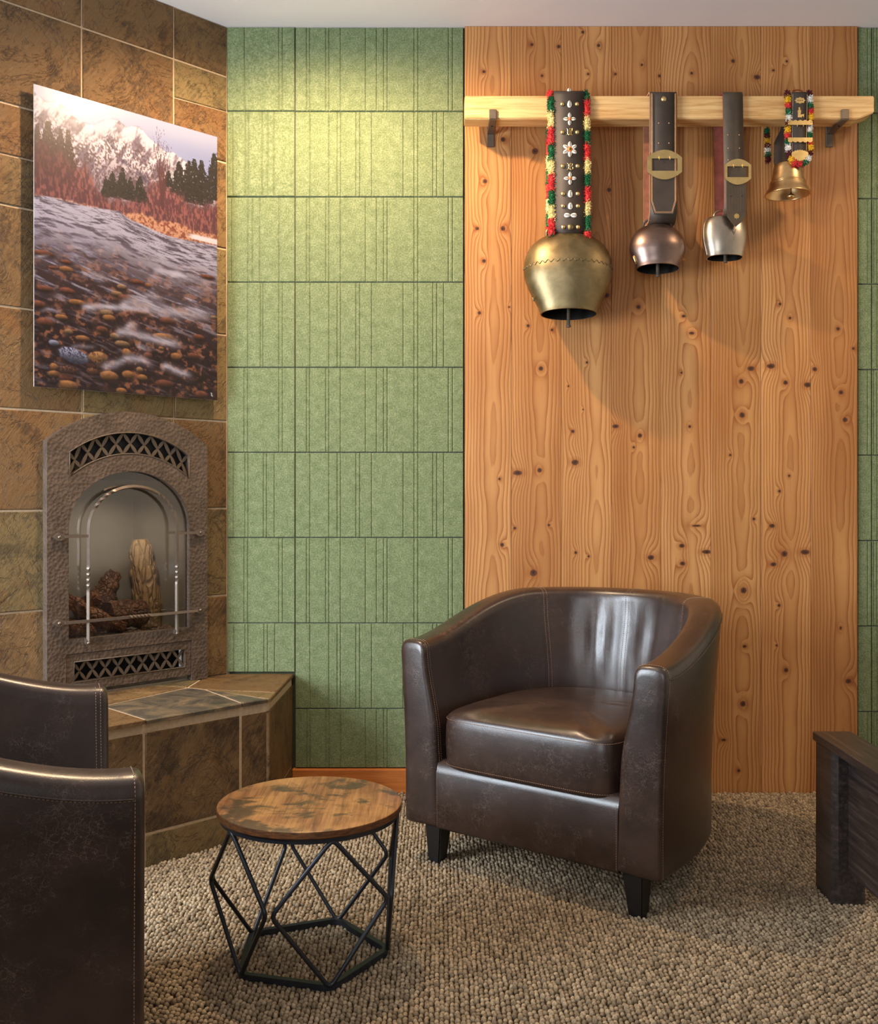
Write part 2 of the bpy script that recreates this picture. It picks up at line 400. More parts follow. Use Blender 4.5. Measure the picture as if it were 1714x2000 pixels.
def m_log(name, a, b, c, crackk=0.6, sc=(1, 1, 1)):
    k = NT(name, 0.5, 0.0, 0.4)
    v = k.pos(sc); e = k.voro(k.vmath('ADD', v, k.vmath('MULTIPLY', k.comb(k.noise(v, 40, 3), k.noise(k.vmath('ADD', v, (4, 2, 1)), 40, 3), 0.0), (0.02, 0.02, 0.0))), 55, 'DISTANCE_TO_EDGE')
    n = k.noise(k.pos(), 22, 5, 0.65)
    col = k.ramp(n, [(0.3, a), (0.5, b), (0.7, c)])
    k.color(k.mix(k.math('MULTIPLY', k.math('SUBTRACT', 1.0, k.step(e, 0.0, 0.14)), crackk), col, lin(52, 34, 22)))
    k.bump(k.math('ADD', k.step(e, 0.0, 0.2), k.math('MULTIPLY', n, 0.5)), 0.8, 0.006); return k.m
M_LOG = m_log('dark_bark', lin(92, 62, 46), lin(142, 98, 70), lin(186, 140, 106))
M_LOGPALE = m_log('pale_bark', lin(170, 128, 84), lin(214, 174, 122), lin(234, 200, 152), 0.34, (1, 1, 0.22))
M_LOGRED = m_log('rust_bark', lin(120, 74, 46), lin(172, 112, 70), lin(208, 150, 100))
M_EMBER = flat('ember_stone', lin(140, 112, 90), 0.85, var=0.6, scale=45)
def m_firebox():
    k = NT('firebox_steel', 0.5, 0.2, 0.4)
    n = k.noise(k.pos(), 5, 3); k.color(k.ramp(n, [(0.3, lin(150, 143, 132)), (0.7, lin(172, 164, 152))])); return k.m
M_FIREBOX = m_firebox()
def m_glass():
    k = NT('fire_glass'); t = k.t
    out = k.n['Material Output']; tr = k.n.new('ShaderNodeBsdfTransparent'); tr.inputs[0].default_value = (0.93, 0.93, 0.92, 1)
    gl = k.n.new('ShaderNodeBsdfGlossy'); gl.inputs['Roughness'].default_value = 0.10; fr = k.n.new('ShaderNodeFresnel'); fr.inputs[0].default_value = 2.1
    mx = k.n.new('ShaderNodeMixShader'); t.links.new(fr.outputs[0], mx.inputs[0]); t.links.new(tr.outputs[0], mx.inputs[1]); t.links.new(gl.outputs[0], mx.inputs[2])
    t.links.new(mx.outputs[0], out.inputs[0]); k.n.remove(k.b); return k.m
M_GLASS = m_glass()
def m_carpet(name, pile):
    k = NT(name, 1.0, 0.0, 0.05)
    v = k.pos(); n = k.noise(v, 330 if not pile else 420, 4, 0.7)
    if pile:
        g = k.noise(k.coord('Object'), 1.0, 2)
        c = k.ramp(k.rand(), [(0.0, lin(136, 120, 98)), (0.4, lin(166, 148, 122)), (0.75, lin(182, 162, 134)), (1.0, lin(200, 180, 150))])
        k.color(k.mix(k.math('MULTIPLY', k.step(n, 0.42, 0.62), 0.55), c, lin(92, 74, 54)))
    else: k.color(k.ramp(n, [(0.3, lin(44, 34, 24)), (0.7, lin(92, 76, 58))]))
    k.bump(n, 0.6, 0.002); return k.m
M_CARPET = m_carpet('carpet_backing', False); M_PILE = m_carpet('carpet_loop', True)

# ---------------------------------------------------------------- room shell
ZC = 2.687
def struct(name, bm, mat, parent=None, **k):
    o = obj(name, bm, mat, parent, **k)
    if parent is None: o['kind'] = 'structure'
    return o
floor = struct('floor', box(-2.6, 2.6, -1.2, D+0.1, -0.06, 0.0), M_CARPET)
ceiling = struct('ceiling', box(-2.6, 2.6, 0.4, D+0.1, ZC, ZC+0.06), M_PAINT)
YB = D+0.012                                                   # the bare wall behind felt and planks
wall_right = struct('wall_right', box(2.55, 2.65, -1.2, D+0.1, 0.0, ZC), flat('cream_paint', lin(226, 214, 196), 0.8, var=0.02, scale=6))
wall_back = struct('wall_back', box(-0.80, 2.6, YB, YB+0.08, 0.0, ZC), M_WALL)

# carpet loops: real loop geometry, one instance per loop
def loop_mesh():
    bm = bmesh.new(); n = 8
    rings = [[bm.verts.new((0.0054*math.cos(2*PI*k/n)*c*(1+0.10*math.sin(3*k)), 0.0068*math.sin(2*PI*k/n)*c, z)) for k in range(n)] for c, z in ((0.8, 0.0), (1.0, 0.0045), (0.82, 0.0082), (0.42, 0.0102))]
    top = bm.verts.new((0, 0, 0.0108))
    for A, B in zip(rings, rings[1:]):
        for j in range(n): bm.faces.new((A[j], A[(j+1) % n], B[(j+1) % n], B[j]))
    for j in range(n): bm.faces.new((rings[-1][j], rings[-1][(j+1) % n], top))
    me = bpy.data.meshes.new('carpet_loop'); bm.to_mesh(me); bm.free(); me.materials.append(M_PILE)
    me.polygons.foreach_set('use_smooth', [True]*len(me.polygons)); return me
LOOP = loop_mesh()
def build_pile():
    pts = []; px_, py_ = 0.0104, 0.0152
    i = 0; x = -1.45
    while x < 1.75:
        y = 1.45+(py_/2 if i % 2 else 0)
        while y < D-0.018:
            ok = not (y-x > 3.634 and x < -0.500)
            if ok: pts.append((x+rnd.uniform(-.0013, .0013), y+rnd.uniform(-.0016, .0016), 0.0))
            y += py_
        x += px_; i += 1
    o = obj('carpet_pile', (pts, [], []), M_PILE, floor); o['kind'] = 'stuff'
    src = bpy.data.objects.new('carpet_loop', LOOP)
    ng = bpy.data.node_groups.new('pile', 'GeometryNodeTree')
    ng.interface.new_socket('Geometry', in_out='INPUT', socket_type='NodeSocketGeometry'); ng.interface.new_socket('Geometry', in_out='OUTPUT', socket_type='NodeSocketGeometry')
    gi = ng.nodes.new('NodeGroupInput'); go = ng.nodes.new('NodeGroupOutput')
    ip = ng.nodes.new('GeometryNodeInstanceOnPoints'); oi = ng.nodes.new('GeometryNodeObjectInfo'); oi.inputs[0].default_value = src
    rv = ng.nodes.new('FunctionNodeRandomValue'); rv.data_type = 'FLOAT_VECTOR'
    rv.inputs[0].default_value = (-0.25, -0.25, -0.7); rv.inputs[1].default_value = (0.25, 0.25, 0.7)
    rs = ng.nodes.new('FunctionNodeRandomValue'); rs.data_type = 'FLOAT_VECTOR'; rs.inputs[0].default_value = (0.88, 0.88, 0.75); rs.inputs[1].default_value = (1.15, 1.12, 1.3)
    L = ng.links.new
    L(gi.outputs[0], ip.inputs['Points']); L(oi.outputs['Geometry'], ip.inputs['Instance']); L(rv.outputs[0], ip.inputs['Rotation']); L(rs.outputs[0], ip.inputs['Scale'])
    L(ip.outputs[0], go.inputs[0])
    md = o.modifiers.new('pile', 'NODES'); md.node_group = ng
build_pile()

# baseboard below the felt
struct('baseboard_back', box(wx(577)-0.01, wx(907), D-0.016, YB, 0.0, 0.088, bev=0.003), M_BASE)
struct('baseboard_right', box(wx(1672), 2.6, D-0.016, YB, 0.0, 0.088, bev=0.003), M_BASE)

# felt panels with V grooves: rows of panels, each its own piece
ROWY = [50, 217.5, 384.5, 551, 717.5, 883.5, 1050, 1217, 1384, 1500]
A_R = [599, 605, 636.5, 642.7, 665, 714, 735.5, 749.5, 756.5, 809, 816.5, 876, 884]
B_R = [605.6, 642.7, 659, 665.5, 695.5, 703, 726, 787.6, 809, 816.5, 845.7, 853.4, 866.7]
L_ROW = [[478, 545, 552], [454, 479, 485, 512, 523, 535], [451, 484, 493, 507, 545], [484, 509, 514, 545, 552], [477, 484, 545, 552], [456, 479, 485, 515, 521, 536], [477, 484, 545, 552], [457, 479, 485, 516, 523, 537], []]
YF = D-0.001                                                  # felt face
def felt_panel(x0, x1, z0, z1, grooves, off=0.0):
    gw, gd = 0.0036, 0.0034
    prof = [(x0, 0.0075), (x0+0.0018, 0.0)]
    for g in grooves:
        prof += [(g-gw, 0.0), (g, gd), (g+gw, 0.0)]
    prof += [(x1-0.0018, 0.0), (x1, 0.0075)]
    vs, fs = [], []
    zz = [(z0+0.0008, 0.006), (z0+0.0030, 0.0), (z1-0.0030, 0.0), (z1-0.0008, 0.006)]
    n = len(prof)
    for z, d in zz:
        for x, y in prof: vs.append((x, YF-off+max(y, d) if d else YF-off+y, z))
    for r in range(3):
        for i in range(n-1): fs.append((r*n+i, r*n+i+1, (r+1)*n+i+1, (r+1)*n+i))
    # the back closes the piece
    b = len(vs); vs += [(x0, YB, zz[0][0]), (x1, YB, zz[0][0]), (x1, YB, zz[3][0]), (x0, YB, zz[3][0])]
    fs += [tuple(range(n-1, -1, -1))+(b, b+1), tuple(3*n+i for i in range(n))+(b+2, b+3), (0, n, 2*n, 3*n, b+3, b), (n-1, b+1, b+2, 4*n-1, 3*n-1, 2*n-1), (b, b+3, b+2, b+1)]
    bm = bmesh.new(); V = [bm.verts.new(v) for v in vs]
    for f in fs:
        try: bm.faces.new([V[i] for i in f])
        except ValueError: pass
    return obj('felt_panel', bm, M_FELT, wall_back)
for i in range(9):
    z1 = ZC if i == 0 else wz(ROWY[i]); z0 = wz(ROWY[i+1])
    gr = [wx(g) for g in (A_R if i % 2 == 0 else B_R)]
    if i < 8:
        felt_panel(wx(443.5), wx(575.5), z0 if i < 7 else wz(1313), z1, [wx(g) for g in L_ROW[i]], 0.003 if i < 2 else 0.001 if i % 2 else 0.0)
    felt_panel(wx(576.5), wx(904.5), z0, z1, gr)
ROWR = [53, 221, 388, 555, 722, 889, 1056, 1223, 1390, 1500]
for i in range(9):
    z1 = ZC if i == 0 else wz(ROWR[i]); z0 = wz(ROWR[i+1])
    felt_panel(wx(1674.5), wx(1701), z0, z1, [wx(1694)] if i % 2 == 0 else [])
    felt_panel(wx(1702), wx(1960), z0, z1, [wx(g+1107) for g in (A_R if i % 2 == 0 else B_R)][0:10])

# planks
PX = [907, 998, 1095, 1193, 1289, 1386, 1484, 1581, 1672]
def K(lst, ox, oy, s): return [(ox+a[0]/s, oy+a[1]/s, (a[2]/s), ((a[3] if len(a) > 3 else a[2])/s)) for a in lst]
KNOTS = K([(75, 152, 7), (197, 128, 4), (275, 205, 7), (327, 380, 9), (373, 222, 6), (322, 797, 9), (232, 808, 18, 10), (157, 833, 5), (168, 1103, 8), (297, 1218, 14), (220, 1035, 6), (360, 1022, 5),
  (440, 452, 4), (516, 355, 5), (458, 638, 7), (467, 765, 14, 11), (500, 548, 3), (470, 1135, 6), (523, 1150, 5), (727, 128, 9), (633, 617, 13, 8), (733, 655, 9), (708, 703, 5), (778, 1155, 13, 10), (595, 80, 12, 10),
  (912, 165, 8, 6), (945, 235, 11, 6), (903, 397, 5), (905, 1107, 11, 8), (937, 618, 6), (965, 1025, 18, 4), (1006, 1132, 18, 8), (908, 1180, 11, 8), (1188, 380, 14, 10), (1148, 433, 10), (1152, 571, 11), (1103, 735, 5),
  (1158, 1290, 12), (1200, 997, 6), (1270, 370, 16, 10), (1330, 438, 9), (1420, 447, 14, 10), (1275, 1025, 11, 8), (1325, 1140, 12), (1410, 1133, 18, 10), (1280, 1183, 12, 8), (1305, 883, 6), (1348, 173, 6), (1307, 115, 6), (1345, 820, 5),
  (1450, 383, 9), (1557, 478, 9), (1574, 590, 10), (1545, 217, 7), (1608, 298, 6)], 900, 540, 2.1057)
KNOTS += K([(175, 362, 12), (540, 155, 13), (745, 170, 15), (618, 393, 11), (1050, 162, 13), (930, 60, 12), (970, 380, 10), (1178, 380, 10), (1380, 310, 10), (1515, 395, 12), (320, 880, 18), (565, 970, 24), (183, 1200, 17), (123, 1560, 14), (320, 1560, 18), (175, 1808, 14), (1130, 1265, 16)], 900, 50, 3.922)
KNOTS += K([(340, 15, 26), (678, 155, 14), (350, 545, 18, 14), (655, 535, 10), (745, 770, 20), (335, 1090, 26), (1335, 875, 28, 22), (1262, 370, 12, 16), (152, 1433, 22, 12), (295, 1725, 15)], 1380, 1150, 4.877)
KNOTS += K([(1115, 172, 8), (1213, 238, 13, 10), (1335, 173, 5), (1280, 210, 5), (945, 222, 6)], 900, 40, 2.1057)
X0 = [0.02, 0.015, 0.03, 0.015, 0.02, 0.02, 0.015, 0.02]
TONE = [(1.0, 1.0, 1.0), (0.97, 0.95, 0.93), (1.0, 1.0, 1.0), (0.98, 0.96, 0.93), (1.03, 1.05, 1.08), (0.97, 0.97, 0.95), (1.02, 1.02, 1.02), (0.93, 0.90, 0.86)]
YW = D-0.010
for i in range(8):
    a, b = PX[i], PX[i+1]; xc = wx((a+b)/2); hw = (b-a)/2/(F/D)
    kn = [(wx(x)-xc, wz(y), r/(F/D)*1.05, q/(F/D)*1.05) for x, y, r, q in KNOTS if a+1 < x < b-1]
    mat = m_plank('fir_plank_%d' % i, i*1.93+0.7, kn, TONE[i], X0[i])
    obj('wood_plank', box(-hw+0.0005, hw-0.0005, 0.0, 0.020, 0.0, ZC-0.001, bev=0.0012, seg=1), mat, wall_back, loc=(xc, YW, 0))

# ---------------------------------------------------------------- angled chimney wall with slate tiles
R2 = 2**-0.5; XC = -0.7415
def wl(t, z, o): return Vector((XC-R2*t+R2*o, D-R2*t-R2*o, z))     # along the wall (from the corner), height, out of the wall
TT = 0.010
rem = (0.123, 0.633, 0.40, 1.16)                                   # opening behind the fireplace front
def wall_hole_loops():
    return [[(-0.02, 0), (1.824, 0), (1.824, ZC), (-0.02, ZC)], [(rem[0], 0.424), (rem[1], 0.424), (rem[1], rem[3]), (rem[0], rem[3])]]
wall_left = struct('wall_left', plate(wall_hole_loops(), -0.012-0.05, -0.005, lambda s, z, d: wl(s, z, d)), M_GROUT)
cols = [0.0, 0.209, 0.532, 0.855, 1.178, 1.5, 1.824]; rows = [0.40, 0.696, 1.0, 1.304, 1.607, 1.908, 2.211, 2.513, ZC+0.001]
g = 0.0032
def wtile(poly):
    bm = slab(poly, TT, lambda s, z, d: wl(s, z, d-TT), 0.0025, 0.0016, rnd)
    o = obj('slate_tile', bm, M_SLATE, wall_left)
    c = sum((v.co for v in o.data.vertices), Vector())/len(o.data.vertices)
    o.data.transform(Matrix.Translation(-c)); o.location = c
    return o
for ci in range(6):
    for ri in range(8):
        t0, t1, z0, z1 = cols[ci]+g, cols[ci+1]-g, rows[ri]+g, rows[ri+1]-g
        if ci == 5: t1 = cols[6]
        if ri == 0: z0 = 0.42
        a0, a1, b1 = rem[0]-0.002, rem[1]+0.002, rem[3]+0.002
        if z0 < rem[3] and ci <= 2:
            if z1 < rem[3]:
                if ci == 0: polys = [[(t0, z0), (a0, z0), (a0, z1), (t0, z1)]]
                elif ci == 1: polys = []
                else: polys = [[(a1, z0), (t1, z0), (t1, z1), (a1, z1)]]
            else:
                if ci == 0: polys = [[(t0, z0), (a0, z0), (a0, b1), (t1, b1), (t1, z1), (t0, z1)]]
                elif ci == 1: polys = [[(t0, b1), (t1, b1), (t1, z1), (t0, z1)]]
                else: polys = [[(a1, z0), (t1, z0), (t1, z1), (t0, z1), (t0, b1), (a1, b1)]]
        elif ci == 0 and ri == 6: polys = [[(t0, z0), (t1, z0), (t1, 2.382), (t0, 2.388)], [(t0, 2.392), (t1, 2.386), (t1, z1), (t0, z1)]]
        elif ci == 2 and ri == 5: polys = [[(t0, z0), (t1, z0), (t1, 2.055), (t0, 2.055)], [(t0, 2.061), (t1, 2.061), (t1, z1), (t0, z1)]]
        else: polys = [[(t0, z0), (t1, z0), (t1, z1), (t0, z1)]]
        for p in polys: wtile(p)

# ---------------------------------------------------------------- hearth
HZ = 0.420
def fl(px, py, z=HZ):
    y = F*(H-z)/(py-CY); return ((px-CX)/F*y, y)
hearth = thing('hearth', 'raised slate-tiled hearth with pale grout in the corner below the fireplace', 'hearth', (-0.8, 3.2, 0))
def hp(x, y, z): return Vector((x+0.8, y-3.2, z))
E0 = (-0.507, D-0.0015); E1 = (-0.517, 3.107)                       # right side, wall end and front corner
def fr(s): return (E1[0]-R2*s, E1[1]-R2*s)                         # along the front edge, to the left
SL = 1.10
ov = 0.016
def shift(p, d, dirx=R2, diry=-R2): return (p[0]+dirx*d, p[1]+diry*d)
core_poly = [(E0[0]-0.0095, E0[1]), (E1[0]-0.0095, E1[1]+0.010)] + [shift(fr(SL), -0.0155)] + [(XC-R2*1.25+0.008, D-R2*1.25-0.008), (XC+0.012, D-0.01)]
def prism(poly, z0, z1, mp):
    bm = bmesh.new(); A = [bm.verts.new(mp(x, y, z0)) for x, y in poly]; B = [bm.verts.new(mp(x, y, z1)) for x, y in poly]
    n = len(poly)
    for i in range(n): bm.faces.new((A[i], A[(i+1) % n], B[(i+1) % n], B[i]))
    bm.faces.new(A[::-1]); bm.faces.new(B); return bm
obj('grout_core', prism(core_poly, 0.0, HZ-0.002, hp), M_GROUT, hearth)
def htile(poly, mp, mat, th=0.012, ch=0.003):
    o = obj('slate_tile', slab(poly, th, mp, ch, 0.001, rnd), mat, hearth)
    c = sum((v.co for v in o.data.vertices), Vector())/len(o.data.vertices)
    o.data.transform(Matrix.Translation(-c)); o.location = c; return o
def shrink(poly, d):
    n = len(poly); area = sum(poly[i][0]*poly[(i+1) % n][1]-poly[(i+1) % n][0]*poly[i][1] for i in range(n))
    if area < 0: poly = poly[::-1]
    out = []
    for i in range(n):
        p = Vector(poly[i]); a = Vector(poly[i-1]); b = Vector(poly[(i+1) % n]); e1 = (p-a).normalized(); e2 = (b-p).normalized()
        n1 = Vector((-e1.y, e1.x)); n2 = Vector((-e2.y, e2.x)); k = max(0.35, 1+n1.dot(n2)); q = p+(n1+n2)*(d/k); out.append((q.x, q.y))
    return out
J0 = fl(366, 1342.5); J1 = fl(396, 1323); Kc = (XC+0.006, D-0.0015); Jr = fl(403, 1346.5); Jf = fl(544.5, 1344)
def onfront(px):                                                   # front edge point seen at this pixel column
    k = (px-CX)/F; s = (E1[0]-k*E1[1])/(R2*(1-k)); return fr(s)
Fa, Fb = onfront(474), onfront(286); FL = fr(0.72)
lw = lambda t, o=0.014: (XC-R2*t+R2*o, D-R2*t-R2*o)
Sf = (E1[0]+(E0[0]-E1[0])*0.22, E1[1]+(E0[1]-E1[1])*0.22)
top = lambda x, y, d: hp(x, y, HZ-0.012+d)
htile(shrink([J0, J1, Kc, E0, Sf, Jr], 0.003), top, M_SLATE)
htile(shrink([Jr, Sf, E1, fr(0.012)], 0.003), top, M_SLATE)
htile(shrink([Jr, fr(0.012), Fa], 0.003), top, M_SLATE_DK)
Jl = fl(213, 1377)
dl = Vector((FL[0]-Fb[0], FL[1]-Fb[1])); nb = shift(Fb, -0.262)
htile(shrink([J0, Jr, Fa, Fb, nb], 0.003), top, M_SLATE_DK)
htile(shrink([nb, Fb, fr(0.75), shift(fr(0.75), -0.262)], 0.003), top, M_SLATE)
htile(shrink([shift(fr(0.75), -0.262), fr(0.75), fr(1.08), shift(fr(1.08), -0.262)], 0.003), top, M_SLATE)
htile(shrink([J0, nb, shift(fr(0.75), -0.262), lw(0.66), lw(0.30)], 0.003), top, M_SLATE)
htile(shrink([J0, lw(0.30), J1], 0.003), top, M_SLATE)
htile(shrink([shift(fr(0.75), -0.262), shift(fr(1.08), -0.262), lw(0.98), lw(0.66)], 0.003), top, M_SLATE)
# front face tiles
def ffront(s, z, d):
    p = shift(fr(s), -0.022+d); return hp(p[0], p[1], z)
sa = (Vector(Fa)-Vector(E1)).length; sb = (Vector(Fb)-Vector(E1)).length
zs = [0.0, 0.098, 0.392]
for s0, s1 in ((0.004, sa), (sa, sb), (sb, sb+0.31), (sb+0.31, 1.09)):
    for z0, z1 in ((0.0, 0.093), (0.099, 0.380)):
        htile([(s0+0.0035, z0), (s1-0.0035, z0), (s1-0.0035, z1), (s0+0.0035, z1)], ffront, M_SLATE, 0.010)
# side face tiles
def fside(s, z, d):
    x = E1[0]+(E0[0]-E1[0])*s/0.42; y = E1[1]+(E0[1]-E1[1])*s/0.42; return hp(x-0.016+d, y, z)
for s0, s1 in ((0.0, 0.092), (0.098, 0.418)):
    for z0, z1 in ((0.0, 0.093), (0.099, 0.380)):
        htile([(s0, z0), (s1, z0), (s1, z1), (s0, z1)], fside, M_SLATE, 0.010)

# ---------------------------------------------------------------- fireplace insert
TC = 0.378
fire = thing('fireplace', 'arched hammered-bronze gas fireplace set into the slate wall', 'fireplace', wl(TC, HZ, 0.0), -PI/4+PI/2-PI/2)
FB = wl(TC, HZ, 0.0)
def fp(s, z, o): return wl(TC-s, z, o)-FB                            # s to the right, absolute height, out of the wall
fire.rotation_euler = (0, 0, 0)
def arc(p0, pm, p1, n):
    (x0, y0), (x1, y1), (x2, y2) = p0, pm, p1
    a = x0*(y1-y2)-y0*(x1-x2)+x1*y2-x2*y1
    b = (x0*x0+y0*y0)*(y2-y1)+(x1*x1+y1*y1)*(y0-y2)+(x2*x2+y2*y2)*(y1-y0)
    c = (x0*x0+y0*y0)*(x1-x2)+(x1*x1+y1*y1)*(x2-x0)+(x2*x2+y2*y2)*(x0-x1)
    cx, cy = -b/(2*a), -c/(2*a); r = math.hypot(x0-cx, y0-cy)
    a0, a1 = math.atan2(y0-cy, x0-cx), math.atan2(y2-cy, x2-cx)
    return [(cx+r*math.cos(a0+(a1-a0)*i/n), cy+r*math.sin(a0+(a1-a0)*i/n)) for i in range(n+1)], (cx, cy, r, a0, a1)
outA, _ = arc((0.279, 1.213), (0.0, 1.3145), (-0.279, 1.213), 32)
outer = [(-0.279, HZ+0.002), (-0.219, HZ+0.002), (-0.219, 0.5575), (0.219, 0.5575), (0.219, HZ+0.002), (0.279, HZ+0.002)]+outA
vU, cU = arc((0.208, 1.180), (0.0, 1.2475), (-0.208, 1.180), 24)
vL, cL = arc((-0.208, 1.104), (0.0, 1.180), (0.208, 1.104), 24)
vent = vU+vL
gl_out = [(-0.211, 0.601), (0.211, 0.601), (0.211, 0.942)]+[(0.211*math.cos(a), 0.942+0.181*math.sin(a)) for a in [PI*i/28 for i in range(1, 28)]]+[(-0.211, 0.942)]
o = obj('surround', plate([outer, vent, gl_out], 0.0, 0.030, fp), M_HAMMER, fire)
rimp = [fp(s, z, 0.0305) for s, z in outer]
def trim_ring(pts, r, name, mat, closed=True, o=0.0305):
    return obj(name, tube(bmesh.new(), [fp(s, z, o) for s, z in pts], r, 5, closed=closed), mat, fire, smooth=True)
trim_ring(vent, 0.0022, 'vent_rim', M_VENT)
# lower access door with lattice
dl_, dr_, dz0, dz1 = -0.2165, 0.2165, 0.440, 0.5555
door = obj('access_door', plate([[(dl_, dz0), (dr_, dz0), (dr_, dz1), (dl_, dz1)], [(-0.193, 0.469), (-0.193, 0.531), (0.194, 0.531), (0.194, 0.469)]], 0.004, 0.026, fp), M_HAMMER, fire)
obj('door_rim', tube(bmesh.new(), [fp(s, z, 0.027) for s, z in ((-0.193, 0.469), (0.194, 0.469), (0.194, 0.531), (-0.193, 0.531))], 0.002, 5, closed=True), M_VENT, door, smooth=True)
def leaf(p, q, wd, name, parent, o=0.018):
    p = Vector(p); q = Vector(q); d = (q-p); L = d.length; d.normalize(); nn = Vector((-d.y, d.x))
    poly = []
    for i in range(7): t = i/6; ww = wd*(0.35+0.65*math.sin(PI*t)); poly.append(p+d*L*t+nn*ww)
    for i in range(7): t = 1-i/6; ww = wd*(0.35+0.65*math.sin(PI*t)); poly.append(p+d*L*t-nn*ww)
    bm = bmesh.new(); A = [bm.verts.new(fp(v.x, v.y, o-0.003)) for v in poly]; B = [bm.verts.new(fp(v.x, v.y, o)) for v in poly]
    n = len(A)
    for i in range(n): bm.faces.new((A[i], A[(i+1) % n], B[(i+1) % n], B[i]))
    bm.faces.new(A[::-1]); bm.faces.new(B)
    return obj(name, bm, M_VENT, parent)
NX = 9
def half_leaves(p, q, wd, name, parent):
    # petals that are widest at a quarter and three quarters of the slat and pinch where two slats cross
    m = ((p[0]+q[0])/2, (p[1]+q[1])/2); leaf(p, m, wd, name, parent); leaf(m, q, wd, name, parent)
for i in range(NX):
    a, b = -0.193+0.387*i/NX, -0.193+0.387*(i+1)/NX
    half_leaves((a, 0.531), (b, 0.469), 0.0048, 'lattice_slat', door); half_leaves((a, 0.469), (b, 0.531), 0.0048, 'lattice_slat', door)
def arcz(c, s): return c[1]+math.sqrt(max(0.0, c[2]**2-(s-c[0])**2))
aU = lambda t: (lambda a: (cU[0]+cU[2]*math.cos(a), cU[1]+cU[2]*math.sin(a)))(cU[4]+(cU[3]-cU[4])*t)
aL = lambda t: (lambda a: (cL[0]+cL[2]*math.cos(a), cL[1]+cL[2]*math.sin(a)))(cL[3]+(cL[4]-cL[3])*t)
for i in range(NX):
    half_leaves(aU(i/NX), aL((i+1)/NX), 0.0056, 'vent_slat', fire); half_leaves(aL(i/NX), aU((i+1)/NX), 0.0056, 'vent_slat', fire)
# dark pieces behind the vents, firebox
fx = Matrix(((R2, -R2, 0, 0), (R2, R2, 0, 0), (0, 0, 1, 0), (0, 0, 0, 1))) @ Matrix.Translation((0, 0, -HZ))   # s, depth into wall, height
def boxin(name, mat, *a, bev=0.0):
    o = obj(name, box(*a, bev=bev), mat, fire); o.data.transform(fx); return o
boxin('control_panel', M_DARK, -0.21, 0.21, 0.04, 0.06, 0.43, 0.555)
def firebox():
    bm = bmesh.new(); x, y0, y1, z0, z1 = 0.245, 0.004, 0.26, 0.585, 1.15; xb = 0.16
    v = [bm.verts.new(p) for p in ((-x, y0, z0), (x, y0, z0), (xb, y1, z0), (-xb, y1, z0), (-x, y0, z1), (x, y0, z1), (xb, y1, z1), (-xb, y1, z1))]
    for f in ((0, 1, 2, 3), (7, 6, 5, 4), (1, 5, 6, 2), (2, 6, 7, 3), (3, 7, 4, 0)): bm.faces.new([v[i] for i in f])
    bmesh.ops.transform(bm, matrix=fx, verts=bm.verts[:]); return obj('firebox', bm, M_FIREBOX, fire)
obj('vent_shade_plate', plate([[(-0.225, 1.095), (0.225, 1.095), (0.225, 1.255), (-0.225, 1.255)]], 0.002, 0.005, fp), M_DARK, fire)  # black plate over the tiles, painting the shade inside the vent
firebox()
obj('glass_pane', plate([gl_out], 0.008, 0.011, fp), M_GLASS, fire)
# knobs dimly seen behind the lower lattice
for s in (-0.11, 0.06, 0.12):
    bm = bmesh.new(); lathe(bm, [(0.0, 0.0), (0.010, 0.0), (0.009, 0.008), (0.0, 0.009)], 14)
    o = obj('control_knob', bm, M_IRON, fire, smooth=True); o.data.transform(fx @ Matrix.Translation((s, 0.039, 0.505)) @ Matrix.Rotation(PI/2, 4, 'X'))
# guard bars
SQ = [(0.75, 0.75), (-0.75, 0.75), (-0.75, -0.75), (0.75, -0.75)]
def bar(pts, r, name, twists=(), n=80):
    P = [Vector(p) for p in pts]; L = [0.0]
    for a, b in zip(P, P[1:]): L.append(L[-1]+(b-a).length)
    out, tw = [], []
    j = 0; acc = 0.0; last = 0.0
    for i in range(n+1):
        d = L[-1]*i/n
        while j < len(L)-2 and L[j+1] < d: j += 1
        q = (d-L[j])/max(1e-9, L[j+1]-L[j]); out.append(P[j].lerp(P[j+1], q))
        t = i/n
        for a, b, k in twists:
            if a < t <= b: acc += 2*PI*k/(n*(b-a))
        tw.append(acc)
    return obj(name, tube(bmesh.new(), out, r, section=SQ, twist=tw), M_BAR, fire, auto=40)
ag = [(-0.154, 0.594), (-0.154, 0.94)]+[(0.154*-math.cos(a), 0.94+0.134*math.sin(a)) for a in [PI*i/24 for i in range(1, 24)]]+[(0.154, 0.94), (0.154, 0.591)]
bar([fp(s, z, 0.043) for s, z in ag], 0.0058, 'arch_bar', ((0.14, 0.20, 1.0), (0.36, 0.44, 1.0), (0.58, 0.65, 1.0), (0.80, 0.86, 1.0)), 160)
bar([fp(-0.23, 0.657, 0.046), fp(-0.16, 0.657, 0.049), fp(0.0, 0.657, 0.050), fp(0.16, 0.657, 0.049), fp(0.23, 0.657, 0.046)], 0.0058, 'cross_bar', ((0.45, 0.62, 1.5),), 120)
bar([fp(-0.23, 0.920, 0.043), fp(-0.154, 0.920, 0.043)], 0.0056, 'side_bar', (), 6)
bar([fp(0.154, 0.920, 0.043), fp(0.23, 0.920, 0.043)], 0.0056, 'side_bar', (), 6)
